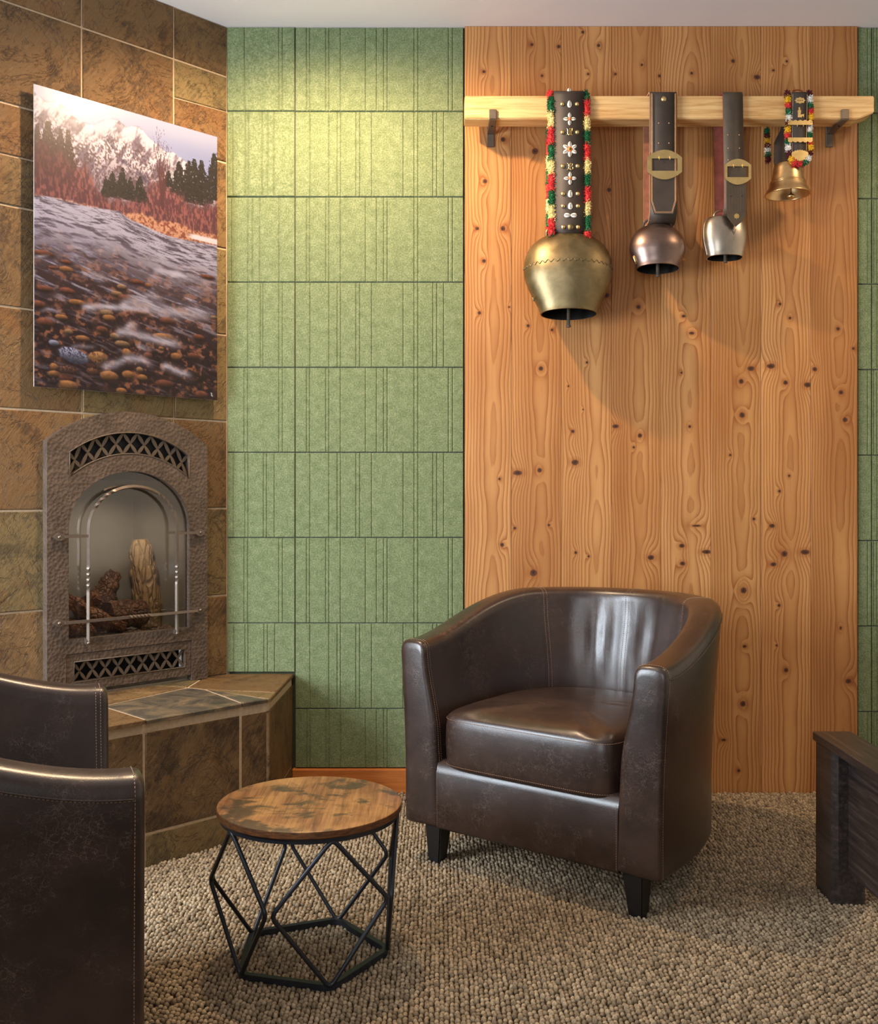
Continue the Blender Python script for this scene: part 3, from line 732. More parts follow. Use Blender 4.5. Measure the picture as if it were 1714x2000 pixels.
def finial(s, z, sg):
    poly = [(0.0, 0.006), (0.012, 0.011), (0.022, 0.011), (0.036, 0.0), (0.022, -0.011), (0.012, -0.011), (0.0, -0.006)]
    o = obj('bar_finial', plate([[(s+sg*a, z+b) for a, b in poly]], 0.030, 0.0415, fp), M_BAR, fire)
    bm = bmesh.new(); lathe(bm, [(0.0055, 0), (0.0045, 0.003), (0.0001, 0.0045)], 12)
    q = obj('rivet', bm, M_BAR, o, smooth=True); q.data.transform(Matrix.Translation(fp(s+sg*0.017, z, 0.0412)) @ fx.to_3x3().to_4x4() @ Matrix.Rotation(PI/2, 4, 'X'))
for z in (0.657, 0.919):
    finial(-0.228, z, -1); finial(0.228, z, 1)
for s in (-0.154, 0.154):
    o = obj('bar_foot', plate([[(s-0.008, 0.586), (s, 0.578), (s+0.008, 0.586), (s+0.006, 0.60), (s-0.006, 0.60)]], 0.030, 0.045, fp), M_BAR, fire)
    bm = bmesh.new(); lathe(bm, [(0.0055, 0), (0.0045, 0.003), (0.0001, 0.0045)], 12)
    q = obj('rivet', bm, M_BAR, o, smooth=True); q.data.transform(Matrix.Translation(fp(s, 0.588, 0.0446)) @ fx.to_3x3().to_4x4() @ Matrix.Rotation(PI/2, 4, 'X'))
# added lamp under the hood of the firebox, to brighten the logs
al = bpy.data.lights.new('log_fill_lamp', 'SPOT'); al.energy = 2.3; al.color = (1.0, 0.84, 0.66); al.spot_size = math.radians(120); al.spot_blend = 0.8; al.shadow_soft_size = 0.015
alo = bpy.data.objects.new('log_fill_lamp', al); COL.objects.link(alo); alo.location = FB+(fx @ Vector((0.02, 0.045, 1.115)))
alo.rotation_euler = ((FB+(fx @ Vector((0.03, 0.15, 0.6))))-alo.location).to_track_quat('-Z', 'Y').to_euler()
# logs and ember bed (they lie in the firebox: things of their own)
def fpw(s, dep, z): return FB+(fx @ Vector((s, dep, z)))
def hnoise(v, k): 
    return math.sin(v.x*k*1.3+1.7*math.sin(v.z*k*0.7+2))*math.cos(v.y*k*1.1+0.6)*0.6+math.sin(v.z*k*1.9+v.x*k*2.3+1)*0.4
def log(pts, rad, mat, label, sq=(1, 1), k=90, amp=0.006):
    P = [fpw(*p) for p in pts]; base = Vector(P[0])
    out, rr = [], []
    n = 26
    for i in range(n+1):
        f = i/n*(len(P)-1); j = min(int(f), len(P)-2); q = f-j
        out.append(P[j].lerp(P[j+1], q)-base); rr.append(rad[j]*(1-q)+rad[j+1]*q)
    bm = tube(bmesh.new(), out, rr, 18, section=[(sq[0]*math.cos(2*PI*a/18), sq[1]*math.sin(2*PI*a/18)) for a in range(18)])
    for v in bm.verts:
        c = min(out, key=lambda o_: (o_-v.co).length); d = (v.co-c)
        if d.length > 1e-5: v.co += d.normalized()*(amp*hnoise(v.co, k)+0.4*amp*hnoise(v.co*2.7, k))
    o = obj('fire_log', bm, mat, None, auto=60, loc=base); return tag(o, label, 'log', 'logs in the fireplace')
log([(0.170, 0.17, 0.590), (0.168, 0.175, 0.66), (0.158, 0.18, 0.77), (0.148, 0.19, 0.86), (0.146, 0.19, 0.892)], [0.047, 0.049, 0.046, 0.036, 0.024], M_LOGPALE, 'tall pale upright log standing right in the fireplace', (1.0, 0.8), 60)
log([(-0.06, 0.205, 0.64), (0.02, 0.205, 0.70), (0.045, 0.205, 0.755), (0.058, 0.20, 0.788)], [0.044, 0.046, 0.036, 0.020], M_LOG, 'dark bark log with a stub rising behind the front log', (1, 0.9), 80, 0.008)
log([(-0.02, 0.102, 0.652), (0.03, 0.102, 0.652), (0.085, 0.102, 0.648), (0.112, 0.102, 0.648)], [0.048, 0.052, 0.052, 0.047], M_LOG, 'thick dark log with cracked shiny bark lying at the centre', (1, 0.9), 70, 0.005)
log([(-0.165, 0.10, 0.715), (-0.12, 0.09, 0.685), (-0.07, 0.055, 0.645), (0.01, 0.042, 0.612)], [0.020, 0.025, 0.026, 0.018], M_LOGRED, 'slim rust-brown log sloping down from the left', (1, 1), 80)
log([(-0.20, 0.052, 0.632), (-0.14, 0.050, 0.622), (-0.09, 0.046, 0.610)], [0.028, 0.026, 0.015], M_LOGRED, 'short rust-brown log at the lower left corner', (1, 1), 80)
log([(-0.075, 0.125, 0.70), (-0.055, 0.13, 0.705), (-0.035, 0.13, 0.70)], [0.018, 0.022, 0.018], M_LOGRED, 'small rounded rust-coloured log chunk behind the sloping log', (1, 1), 90)
bm = bmesh.new()
for i in range(260):
    s = rnd.uniform(-0.2, 0.19); dep = rnd.uniform(0.022, 0.10); r = rnd.uniform(0.004, 0.011)
    q = bmesh.ops.create_icosphere(bm, subdivisions=1, radius=r)
    for v in q['verts']: v.co = (fx @ (Vector((s, dep, 0.590+r*0.4))+Vector((v.co.x*rnd.uniform(.8, 1.3), v.co.y, v.co.z*0.7))))
o = obj('ember_bed', bm, M_EMBER, fire); o['kind'] = 'stuff'

# ---------------------------------------------------------------- landscape print on metal
def wp(px, py, o):
    k = (px-CX)/F; t = (XC+R2*o-k*(D-R2*o))/(R2*(1-k)); y = D-R2*t-R2*o; return t, H+(CY-py)*y/F
OP = 0.036
tR, zTR = wp(424, 271, OP); tL, zTL = wp(66.5, 160, OP); _, zBR = wp(421, 783, OP); _, zBL = wp(66.5, 753, OP)
PT = (zTR+zTL)/2; PB = (zBR+zBL)/2
def uv(px, py): t, z = wp(px, py, OP); return ((tL-t)/(tL-tR), (PT-z)/(PT-PB))
def zz(sx, sy, ox, oy, s): return uv(ox+sx/s, oy+sy/s)
def paint(nu, nv):
    rs = np.random.RandomState(4)
    U, V = np.meshgrid(np.linspace(0, 1, nu), np.linspace(0, 1, nv)); AR = (PT-PB)/(tL-tR)
    def vn(x, y, seed):
        xi, yi = np.floor(x).astype(int), np.floor(y).astype(int); xf, yf = x-xi, y-yi
        T = np.random.RandomState(seed).rand(256, 256); xf = xf*xf*(3-2*xf); yf = yf*yf*(3-2*yf)
        g = lambda a, b: T[a % 256, b % 256]
        return (g(xi, yi)*(1-xf)+g(xi+1, yi)*xf)*(1-yf)+(g(xi, yi+1)*(1-xf)+g(xi+1, yi+1)*xf)*yf
    def fbm(x, y, seed, o=4):
        s, a, tt = 0, 0.5, 0
        for i in range(o): s = s+a*vn(x*2**i, y*2**i, seed+i); tt += a; a *= 0.55
        return s/tt
    ss = lambda a, b, x: (lambda t: t*t*(3-2*t))(np.clip((x-a)/(b-a), 0, 1))
    C = np.zeros((nv, nu, 3)); c_ = lambda *r: np.array(r, float)
    mixc = lambda A, B, m: A*(1-m[..., None])+B*m[..., None]
    # sky
    C[:] = c_(188, 190, 208); C = mixc(C, c_(150, 156, 184), ss(0.0, 0.9, U)*0.8); C = mixc(C, c_(212, 208, 212), ss(0.10, 0.0, V)*0.6)
    def line(pts, f=lambda a: a):
        p = [zz(a, b, 60, 150, 4.632) for a, b in pts]; return np.interp(U, [q[0] for q in p], [q[1] for q in p])
    W = V*AR
    # far ridge
    n1 = fbm(U*60, V*60, 20, 3)
    ridge = line([(30, 140), (90, 190), (150, 235), (215, 232), (300, 270), (340, 310), (380, 360), (440, 400), (520, 430), (570, 440), (640, 405), (730, 380), (800, 395), (860, 460), (930, 450), (990, 460), (1050, 530), (1130, 600), (1230, 690), (1290, 682), (1350, 730), (1420, 780), (1500, 900), (1700, 1100)])
    ridge = ridge+0.006*(n1-0.5)
    mt = ss(-0.003, 0.003, V-ridge)
    dd = V-ridge
    C = mixc(C, c_(120, 104, 112), ss(0.010, 0.0, np.abs(dd-0.004))*ss(0.42, 0.6, fbm(U*45, V*45, 23, 3))*0.8)
    diag = fbm((U+V*0.9)*34, (V-U*0.5)*13, 31, 5); spk = fbm(U*150, V*AR*110, 41, 3)
    snow = mixc(np.ones_like(C)*c_(226, 214, 210), c_(112, 94, 104), ss(0.47, 0.62, diag)*0.8)
    snow = mixc(snow, c_(96, 70, 66), ss(0.48, 0.58, spk)*ss(0.01, 0.10, dd)*0.8)
    snow = mixc(snow, c_(120, 92, 98), ss(0.10, 0.24, dd)*0.6)
    snow = mixc(snow, c_(246, 236, 232), ss(0.05, 0.0, dd)*ss(0.4, 0.6, fbm(U*30, V*40, 61))*0.5)
    C = mixc(C, snow, mt)
    # dark diagonal rib below the peak
    rib = line([(640, 540), (740, 620), (830, 740), (940, 830), (1050, 940), (1120, 1010)]); m = ss(0.022, 0.0, np.abs(V-rib-0.004))*ss(0.30, 0.36, U)*ss(0.66, 0.6, U)*ss(0.42, 0.55, fbm(U*50, V*50, 77))
    C = mixc(C, c_(86, 72, 84), m*0.8)
    # conifers
    def conifer(px, py, pb, wd, col, ox=60, oy=150, s=4.632):
        nonlocal C
        u, v = zz(px, py, ox, oy, s); u2, vb = zz(px, pb, ox, oy, s); hw = wd/s/300.0
        t = (V-v)/(vb-v); j = fbm(U*170, V*150, int(px) % 97+3, 2)
        m = ((np.abs(U-u) < hw*(0.12+0.95*t)*(0.45+1.0*j)) & (t > 0) & (t < 1)).astype(float)*ss(0.25, 0.45, fbm(U*240, V*240, 9, 2)+0.15)
        C = mixc(C, np.array(col, float)*(0.75+0.5*fbm(U*200, V*260, 12, 2))[..., None], m)
    for x, y, b, wd in ((60, 420, 1000, 70), (160, 400, 1000, 130), (270, 470, 1000, 90), (340, 480, 1000, 90)): conifer(x, y, b, wd, (88, 66, 58))
    brush = fbm(U*70, V*34, 51, 4)
    top = line([(30, 560), (90, 480), (200, 600), (300, 650), (400, 760), (480, 700), (560, 860), (640, 1000), (760, 1080), (900, 1100), (1010, 1020), (1090, 900), (1200, 880), (1290, 960), (1400, 1090), (1480, 1120), (1590, 1090), (1700, 1080)])
    m = ss(0.0, 0.05, V-top+0.05*(brush-0.5))*0.92
    red = mixc(np.ones_like(C)*c_(104, 66, 66), c_(160, 98, 88), ss(0.45, 0.65, fbm(U*130, V*60, 55, 4))); red = mixc(red, c_(92, 58, 54), ss(0.24, 0.0, U)*ss(0.20, 0.08, V-top)*0.7)
    C = mixc(C, red, m)
    for x, y, b, wd in ((680, 900, 1090, 40), (740, 850, 1090, 60), (830, 820, 1100, 70), (900, 900, 1120, 60), (990, 900, 1140, 70), (1250, 850, 1000, 60), (1340, 760, 1060, 90), (1430, 760, 1130, 110), (1480, 740, 1150, 100), (1545, 755, 1130, 100), (1660, 690, 1120, 110), (1700, 660, 1120, 80)): conifer(x, y, b, wd, (60, 54, 46))
    top2 = line([(30, 900), (480, 930), (640, 1010), (760, 1070), (900, 1090), (1040, 1070), (1200, 1000), (1330, 1010), (1480, 1110), (1700, 1090)])
    C = mixc(C, red, ss(0.0, 0.05, V-top2+0.06*(brush-0.5))*0.9)
    # bare branching tree
    u0, v0 = zz(1190, 1200, 60, 150, 4.632)
    for i in range(26):
        a = (i-13)/13*0.55+rs.uniform(-.05, .05); L = rs.uniform(0.16, 0.30); t = np.clip((v0-V)/L, 0, 1); cu = u0+a*0.42*(v0-V)*(0.6+t*0.5)+0.004*np.sin(V*90+i)
        C = mixc(C, c_(98, 62, 58), (np.abs(U-cu) < 0.0028*(1.2-t))*(V < v0)*(V > v0-L)*0.75)
    # far bank, bright grass point
    bank = line([(30, 1070), (150, 1080), (300, 1120), (420, 1150), (560, 1180), (700, 1200), (800, 1215), (900, 1290), (1000, 1330), (1100, 1380), (1250, 1440), (1400, 1475), (1700, 1530)])
    fr_ = line([(30, 1050), (300, 1100), (600, 1170), (790, 1215), (800, 1240), (860, 1215), (1000, 1220), (1150, 1290), (1300, 1300), (1450, 1370), (1700, 1420)])
    g = ss(0.0, 0.012, V-fr_-0.02*(brush-0.5))
    C = mixc(C, mixc(np.ones_like(C)*c_(222, 162, 122), c_(150, 84, 62), ss(0.42, 0.62, fbm(U*110, V*150, 66, 3))), g)
    C = mixc(C, c_(244, 232, 224), ss(0.80, 0.86, U)*ss(0.0, 0.006, V-line([(30, 1350), (1300, 1370), (1400, 1400), (1700, 1470)]))*ss(0.004, 0.0, V-line([(30, 1500), (1380, 1440), (1500, 1470), (1700, 1520)])))
    C = mixc(C, c_(240, 226, 220), ss(0.42, 0.36, U)*ss(0.06, 0.1, U)*ss(0.5, 0.6, fbm(U*60, V*200, 99, 2))*g*0.8)
    # river
    dv = V-bank; wat = ss(-0.002, 0.003, dv)
    dp = np.clip(dv, 0, 1); W2 = 1.0/(dp+0.10); Us = (U-0.5)*W2*0.30
    s1 = fbm(Us*7+U*3, W2*7.0-U*5.0, 71, 5); s2 = fbm(U*12+V*5, (V-U*0.16)*AR*95, 81, 4); s3 = fbm(U*7+V*3, (V-U*0.22)*AR*42, 83, 4)
    near = ss(0.05, 0.26, dv+0.06*(s3-0.5)); nearer = ss(0.20, 0.46, dv+0.10*(s3-0.5))
    far_c = mixc(np.ones_like(C)*c_(198, 190, 198), c_(96, 84, 94), ss(0.44, 0.64, s1*0.5+s2*0.5))
    rock = fbm(U*20+V*5, V*AR*27-U*4, 91, 4); rk2 = fbm(U*42+V*8, V*AR*52-U*6, 94, 3)
    mid_c = mixc(np.ones_like(C)*c_(70, 48, 46), c_(150, 98, 74), ss(0.48, 0.66, rock*0.6+rk2*0.4)); mid_c = mixc(mid_c, c_(104, 96, 112), ss(0.50, 0.62, s3)*0.6)
    mid_c = mixc(mid_c, c_(204, 196, 204), ss(0.53, 0.70, s2*0.6+s3*0.4)*0.9)
    nr_c = mixc(np.ones_like(C)*c_(48, 30, 30), c_(132, 80, 58), ss(0.46, 0.66, rock*0.5+rk2*0.5)); nr_c = mixc(nr_c, c_(178, 112, 70), ss(0.58, 0.68, rk2)*0.7)
    nr_c = mixc(nr_c, c_(40, 26, 26), ss(0.5, 0.62, fbm(U*14, V*AR*18, 97, 3))*0.7); nr_c = mixc(nr_c, c_(150, 132, 136), ss(0.54, 0.72, s2*0.5+s3*0.5)*0.55)
    R = mixc(mixc(far_c, mid_c, near), nr_c, nearer)
    C = mixc(C, R, wat)
    # stones under and above the water: px in the zoom of the lower half
    def stone(x, y, a, b, col, ang=0.1, sp=None):
        nonlocal C
        u, v = zz(x, y, 60, 460, 4.632); sc = 1/(4.632*357.0)
        du = (U-u)/(a*sc); dv_ = (V-v)*AR/(b*sc); x_, y_ = du*math.cos(ang)+dv_*math.sin(ang)*a/b*0.0+dv_*0, dv_-du*math.tan(ang)*0.6
        r = np.sqrt(x_**2+y_**2)+0.18*(fbm(U*40, V*50, int(x) % 50, 2)-0.5)
        m = ss(1.12, 0.82, r); lit = np.clip(0.62+0.45*(-y_)+0.1*(-x_), 0.25, 1.15)*(0.85+0.3*fbm(U*90, V*120, 8, 2))
        body = np.array(col, float)*lit[..., None]
        if sp is not None: body = mixc(body, np.array(sp, float), ss(0.50, 0.58, fbm(U*190, V*230, 15, 2)))
        C = mixc(C, np.zeros(3)+c_(40, 26, 26), ss(1.5, 0.9, np.sqrt((x_)**2+(y_-0.45)**2))*0.5); C = mixc(C, body, m)
    OR, TAN, BR = (226, 150, 86), (206, 156, 104), (168, 98, 70)
    for x, y, a, b, c in ((320, 240, 50, 16, BR), (200, 290, 40, 12, BR), (320, 305, 60, 24, OR), (110, 160, 90, 24, BR), (130, 480, 70, 24, BR), (330, 500, 70, 26, BR), (420, 605, 75, 24, OR), (70, 620, 60, 28, BR), (820, 465, 42, 22, TAN), (780, 525, 55, 22, TAN), (1060, 450, 34, 18, OR), (850, 560, 60, 24, BR), (1600, 375, 70, 18, BR), (960, 420, 70, 22, BR), (690, 700, 56, 28, TAN), (710, 745, 60, 26, OR), (280, 738, 55, 20, OR), (130, 785, 75, 32, BR), (1010, 700, 60, 22, BR), (1230, 770, 75, 32, BR), (640, 850, 45, 28, BR), (470, 930, 65, 24, OR), (345, 870, 38, 22, TAN), (760, 910, 44, 24, TAN), (830, 980, 70, 26, TAN), (1200, 915, 100, 28, OR), (1520, 920, 60, 24, BR), (870, 1060, 40, 34, OR), (1180, 1020, 26, 14, OR), (1315, 1095, 52, 32, OR), (1060, 1085, 44, 24, BR), (210, 1190, 36, 32, OR), (215, 1250, 60, 26, OR), (320, 1285, 60, 36, BR), (710, 1270, 82, 42, OR), (545, 1180, 40, 24, BR), (880, 1260, 56, 34, OR), (985, 1215, 32, 24, TAN), (1010, 1285, 48, 28, OR), (335, 1355, 92, 40, OR), (1210, 1340, 90, 34, BR), (1540, 1440, 70, 34, BR), (820, 1405, 50, 24, OR), (1470, 1090, 60, 28, BR), (1660, 740, 40, 14, TAN)): stone(x, y, a, b, c)
    stone(340, 1215, 84, 34, (170, 110, 80), 0.1, (60, 40, 36)); stone(195, 1310, 60, 30, (120, 90, 84), 0.1, (40, 30, 30)); stone(555, 1225, 52, 28, (200, 130, 84), 0.1, (80, 50, 40))
    stone(605, 1100, 88, 46, (236, 172, 104), -0.25, (150, 96, 60)); stone(210, 970, 44, 24, (206, 204, 216), 0.1)
    stone(385, 1085, 115, 62, (214, 210, 222), 0.5, (74, 72, 96))
    # foam and silky water
    def foam(pts, wd, k=0.9):
        nonlocal C
        P = [zz(a, b, 60, 460, 4.632) for a, b in pts]; us = [p[0] for p in P]; L = np.interp(U, us, [p[1] for p in P])
        e = ss(us[0], us[0]+0.04, U)*ss(us[-1], us[-1]-0.08, U); tex = fbm(U*16+V*10, (V-U*0.2)*170, 61, 3)
        C = mixc(C, c_(226, 218, 222), np.exp(-((V-L)/(wd/4.632/520))**2)*e*k*(0.55+0.6*tex).clip(0, 1))
    foam([(430, 645), (560, 640), (800, 650), (960, 660), (1150, 700)], 26); foam([(780, 640), (900, 600), (1000, 610), (1180, 680), (1680, 740)], 46, .75); foam([(740, 880), (840, 870), (950, 890), (1100, 935), (1400, 1000)], 38)
    foam([(820, 850), (900, 810), (1010, 820)], 36); foam([(620, 1190), (780, 1160), (870, 1110), (1000, 1120), (1150, 1190)], 38, .8); foam([(1150, 1195), (1220, 1180), (1330, 1230), (1500, 1280)], 34); foam([(930, 990), (990, 1000), (1100, 1060)], 24)
    foam([(20, 190), (130, 185), (210, 180)], 12); foam([(1080, 330), (1160, 320), (1300, 350), (1440, 380)], 30, .7); foam([(1240, 360), (1330, 345), (1500, 430)], 30, .7); foam([(330, 1010), (430, 1000), (520, 1010), (640, 1000)], 18, .5); foam([(60, 690), (160, 665), (330, 690)], 16, .5); foam([(480, 320), (600, 360), (760, 420)], 26, .6); foam([(980, 550), (1080, 540), (1250, 600)], 28, .6)
    C = mixc(C, c_(225, 220, 216), ((np.abs(U-0.966-0.35*(V-0.982)) < 0.004) & (np.abs(V-0.981) < 0.007)).astype(float))
    C = np.clip(C*np.array((0.70, 0.73, 0.82)), 0, 255)/255.0
    return np.where(C <= 0.04045, C/12.92, ((C+0.055)/1.055)**2.4)
prn = thing('landscape_print', 'frameless mountain river landscape print standing off the slate wall above the fireplace', 'picture', wl((tL+tR)/2, PB, OP))
PO = wl((tL+tR)/2, PB, OP)
def build_print():
    nu, nv = 300, 430
    C = paint(nu, nv)
    U, V = np.meshgrid(np.linspace(0, 1, nu), np.linspace(0, 1, nv)); t = tL+(tR-tL)*U; z = PT+(PB-PT)*V
    co = np.stack([XC-R2*t+R2*OP-PO.x, D-R2*t-R2*OP-PO.y, z-PO.z], -1).reshape(-1, 3)
    idx = np.arange(nu*nv).reshape(nv, nu); q = np.stack([idx[:-1, :-1], idx[1:, :-1], idx[1:, 1:], idx[:-1, 1:]], -1).reshape(-1, 4)
    me = bpy.data.meshes.new('print_face'); me.vertices.add(len(co)); me.vertices.foreach_set('co', co.ravel())
    me.loops.add(q.size); me.loops.foreach_set('vertex_index', q.ravel().astype(np.int32)); me.polygons.add(len(q)); me.polygons.foreach_set('loop_start', np.arange(0, q.size, 4, dtype=np.int32))
    me.update(); me.validate()
    a = me.color_attributes.new('ink', 'FLOAT_COLOR', 'POINT'); a.data.foreach_set('color', np.concatenate([C.reshape(-1, 3), np.ones((nu*nv, 1))], 1).astype(np.float32).ravel())
    k = NT('print_ink', 0.28, 0.0, 0.4); n = k.n.new('ShaderNodeVertexColor'); n.layer_name = 'ink'; k.color(n.outputs[0]); me.materials.append(k.m)
    o = bpy.data.objects.new('print_face', me); COL.objects.link(o); o.parent = prn
build_print()
pm = lambda s, z, d: wl(s, z, d)-PO
obj('print_panel', plate([[(tR, PB), (tL, PB), (tL, PT), (tR, PT)]], OP-0.004, OP-0.0006, pm), flat('panel_edge', lin(200, 198, 196), 0.5), prn)
obj('mount_block', plate([[(tR+0.15, PB+0.2), (tL-0.15, PB+0.2), (tL-0.15, PT-0.2), (tR+0.15, PT-0.2)]], 0.001, OP-0.004, pm), M_DARK, prn)

# ---------------------------------------------------------------- beam rail with brackets
BY0, BY1 = 3.385, 3.4605
zb0 = H+(CY-232)*BY0/F; zb1 = H+(CY-187)*BY0/F; bx0 = (907-CX)*BY0/F; bx1 = (1707-CX)*BY0/F
rail = thing('beam_rail', 'pale pine beam rail on iron brackets across the plank wall', 'rail', (0.77, (BY0+BY1)/2, zb0))
bm = bmesh.new(); pr = [(bx0, zb0), (bx1-0.055, zb0), (bx1, zb0+0.022), (bx1, zb1), (bx0, zb1)]
ro = Vector(rail.location)
A = [bm.verts.new(Vector((x, BY0, z))-ro) for x, z in pr]; B = [bm.verts.new(Vector((x, BY1, z))-ro) for x, z in pr]
for i in range(5): bm.faces.new((A[i], A[(i+1) % 5], B[(i+1) % 5], B[i]))
bm.faces.new(A); bm.faces.new(B[::-1]); bmesh.ops.bevel(bm, geom=bm.edges[:], offset=0.003, segments=2, affect='EDGES')
obj('beam', bm, M_BEAM, rail)
def bracket(x):
    h = 0.0125; th = 0.006
    P = [(YW-th, zb1+0.012), (YW-th, zb0-0.055), (YW-th-0.004, zb0-th), (BY0-th, zb0-th), (BY0-th, zb0+0.032)]
    bm = bmesh.new()
    def strip(a, b, c, d): bbox(bm, -h, h, a, b, c, d, bev=0.0018, seg=1)
    strip(YW-0.006, YW, zb0-0.05, zb1+0.012); strip(BY0-0.008, YW-0.004, zb0-0.007, zb0-0.0005); strip(BY0-0.008, BY0-0.001, zb0-0.006, zb0+0.030)
    o = obj('bracket', bm, M_IRON, rail); o.location = (x-ro.x, -ro.y, -ro.z)
    bm = bmesh.new(); lathe(bm, [(0.0035, 0), (0.003, 0.0015), (0.0001, 0.002)], 10); bmesh.ops.rotate(bm, matrix=Matrix.Rotation(PI, 3, 'X'), verts=bm.verts[:])
    q = obj('screw', bm, M_DARK, o, smooth=True, loc=(0, (BY0+YW)/2-0.02, zb0-0.0075))
bracket((962-CX)*(BY0-0.006)/F); bracket((1650-CX)*(BY0-0.006)/F)

# ---------------------------------------------------------------- bells
def loop_path(yf, yb, zt, zbm, rt=0.014, rb=0.03, n=6):
    c = []
    def corner(cy, cz, a0, a1, r):
        for i in range(n+1): a = a0+(a1-a0)*i/n; c.append((cy+r*math.cos(a), cz+r*math.sin(a)))
    # counter-clockwise seen from +x : back-top, front-top, front-bottom, back-bottom (y, z)
    corner(yb-rt, zt-rt, 0, PI/2, rt); corner(yf+rt, zt-rt, PI/2, PI, rt); corner(yf+rb, zbm+rb, PI, 1.5*PI, rb); corner(yb-rb, zbm+rb, 1.5*PI, 2*PI, rb)
    return c
def densify(c, step, closed=True):
    out = []
    m = len(c)
    for i in range(m if closed else m-1):
        a, b = c[i], c[(i+1) % m]; L = math.hypot(b[0]-a[0], b[1]-a[1]); k = max(1, int(L/step))
        for j in range(k): out.append((a[0]+(b[0]-a[0])*j/k, a[1]+(b[1]-a[1])*j/k))
    if not closed: out.append(c[-1])
    return out
def ribbon(path, xw, th, closed=True, xoff=lambda z, y: 0.0, width=None):
    """strap of given width along a (y, z) path; outer face slot 0, inner face slot 1, edges slot 2"""
    bm = bmesh.new(); m = len(path); R = []
    for i, (y, z) in enumerate(path):
        a = path[i-1] if (closed or i > 0) else path[i]; b = path[(i+1) % m] if (closed or i < m-1) else path[i]
        t = Vector((b[0]-a[0], b[1]-a[1])).normalized(); nn = Vector((t.y, -t.x))     # outward for a counter-clockwise loop
        x = xoff(z, y); hw = (width(i/(m-1)) if width else xw)
        R.append([bm.verts.new((x-hw, y+nn.x*th/2, z+nn.y*th/2)), bm.verts.new((x+hw, y+nn.x*th/2, z+nn.y*th/2)), bm.verts.new((x+hw, y-nn.x*th/2, z-nn.y*th/2)), bm.verts.new((x-hw, y-nn.x*th/2, z-nn.y*th/2))])
    for i in range(m if closed else m-1):
        A, B = R[i], R[(i+1) % m]
        for j, mi in ((0, 0), (1, 2), (2, 1), (3, 2)):
            f = bm.faces.new((A[j], A[(j+1) % 4], B[(j+1) % 4], B[j])); f.material_index = mi; f.smooth = j in (0, 2)
    if not closed: bm.faces.new(R[0][::-1]).material_index = 2; bm.faces.new(R[-1]).material_index = 2
    return bm
def bell_body(prof, dep, th=0.004, n=56, top=True, sq=2.0):
    """outer and inner skin of a bell; prof = (half width, z) from top to rim; slot 0 outside, slot 1 inside"""
    bm = bmesh.new()
    def ring(r, z, d): 
        out = []
        for k in range(n):
            a = 2*PI*k/n; c, s = math.cos(a), math.sin(a)
            out.append(bm.verts.new((r*math.copysign(abs(c)**(2/sq), c), r*d*math.copysign(abs(s)**(2/sq), s), z)))
        return out
    O = [ring(r, z, dep) for r, z in prof]; I = [ring(max(0.002, r-th), z-(th if i < 2 else 0), dep) for i, (r, z) in enumerate(prof)]
    for Q, mi in ((O, 0), (I, 1)):
        for A, B in zip(Q, Q[1:]):
            for j in range(n): f = bm.faces.new((A[j], A[(j+1) % n], B[(j+1) % n], B[j])); f.material_index = mi; f.smooth = True
        f = bm.faces.new(Q[0]); f.material_index = mi; f.smooth = True
    for j in range(n): bm.faces.new((O[-1][j], O[-1][(j+1) % n], I[-1][(j+1) % n], I[-1][j]))
    return bm
def smooth_prof(p, n=40):
    ys = [q[1] for q in p]; out = []
    # Catmull-Rom through the measured points
    P = [p[0]]+p+[p[-1]]
    for i in range(1, len(P)-2):
        for k in range(5):
            t = k/5; f = lambda a, b, c, d: 0.5*((2*b)+(-a+c)*t+(2*a-5*b+4*c-d)*t*t+(-a+3*b-3*c+d)*t**3
)
            out.append(tuple(f(P[i-1][j], P[i][j], P[i+1][j], P[i+2][j]) for j in (0, 1)))
    out.append(p[-1]); return out
def clapper(root, y, ztop, zbot, r0, r1, mat, name='clapper'):
    bm = bmesh.new(); lathe(bm, [(r0, ztop), (r0, zbot+r1*1.2), (r1, zbot+r1*0.8), (r1, zbot+0.002), (r1*0.7, zbot)], 16, close=True)
    return obj(name, bm, mat, root, smooth=False, auto=40, loc=(0, y, 0))
def dome(r, h, mat, root, name, x, y, z, sub=None):
    bm = bmesh.new(); lathe(bm, [(r, 0), (r*0.92, h*0.45), (r*0.6, h*0.85), (0.0001, h)], 14)
    bmesh.ops.rotate(bm, matrix=Matrix.Rotation(PI/2, 3, 'X'), verts=bm.verts[:])
    return obj(name, bm, mat, root, smooth=True, loc=(x, y, z))
def fringe(bm, p, r, ln, k, rg):
    """k short yarn ends round the point p"""
    for _ in range(k):
        d = Vector((rg.gauss(0, 1), rg.gauss(0, 1), rg.gauss(0, 1))).normalized(); s = Vector((rg.gauss(0, 1), rg.gauss(0, 1), rg.gauss(0, 1))).cross(d).normalized(); q = s.cross(d)
        w_ = 0.0012; b = p+d*r*0.25; e = p+d*(r*rg.uniform(0.72, 1.12))
        v = [bm.verts.new(b+s*w_), bm.verts.new(b-s*0.5*w_+q*w_*.87), bm.verts.new(b-s*0.5*w_-q*w_*.87)]; u_ = [bm.verts.new(e+(a.co-b)*0.8) for a in v]
        for j in range(3): bm.faces.new((v[j], v[(j+1) % 3], u_[(j+1) % 3], u_[j]))
        bm.faces.new(u_)
def tassel(root, pts, color, r, k=70, name='yarn_tuft'):
    bm = bmesh.new(); rg = random.Random(hash((round(pts[0][2], 3), color)) % 1000 if False else int(abs(pts[0][2]*1e4)) % 997+len(color))
    tube(bm, pts, r*0.60, 8)
    for i in range(len(pts)):
        fringe(bm, Vector(pts[i]), r, 0, k, rg)
    return obj(name, bm, YARN[color], root)
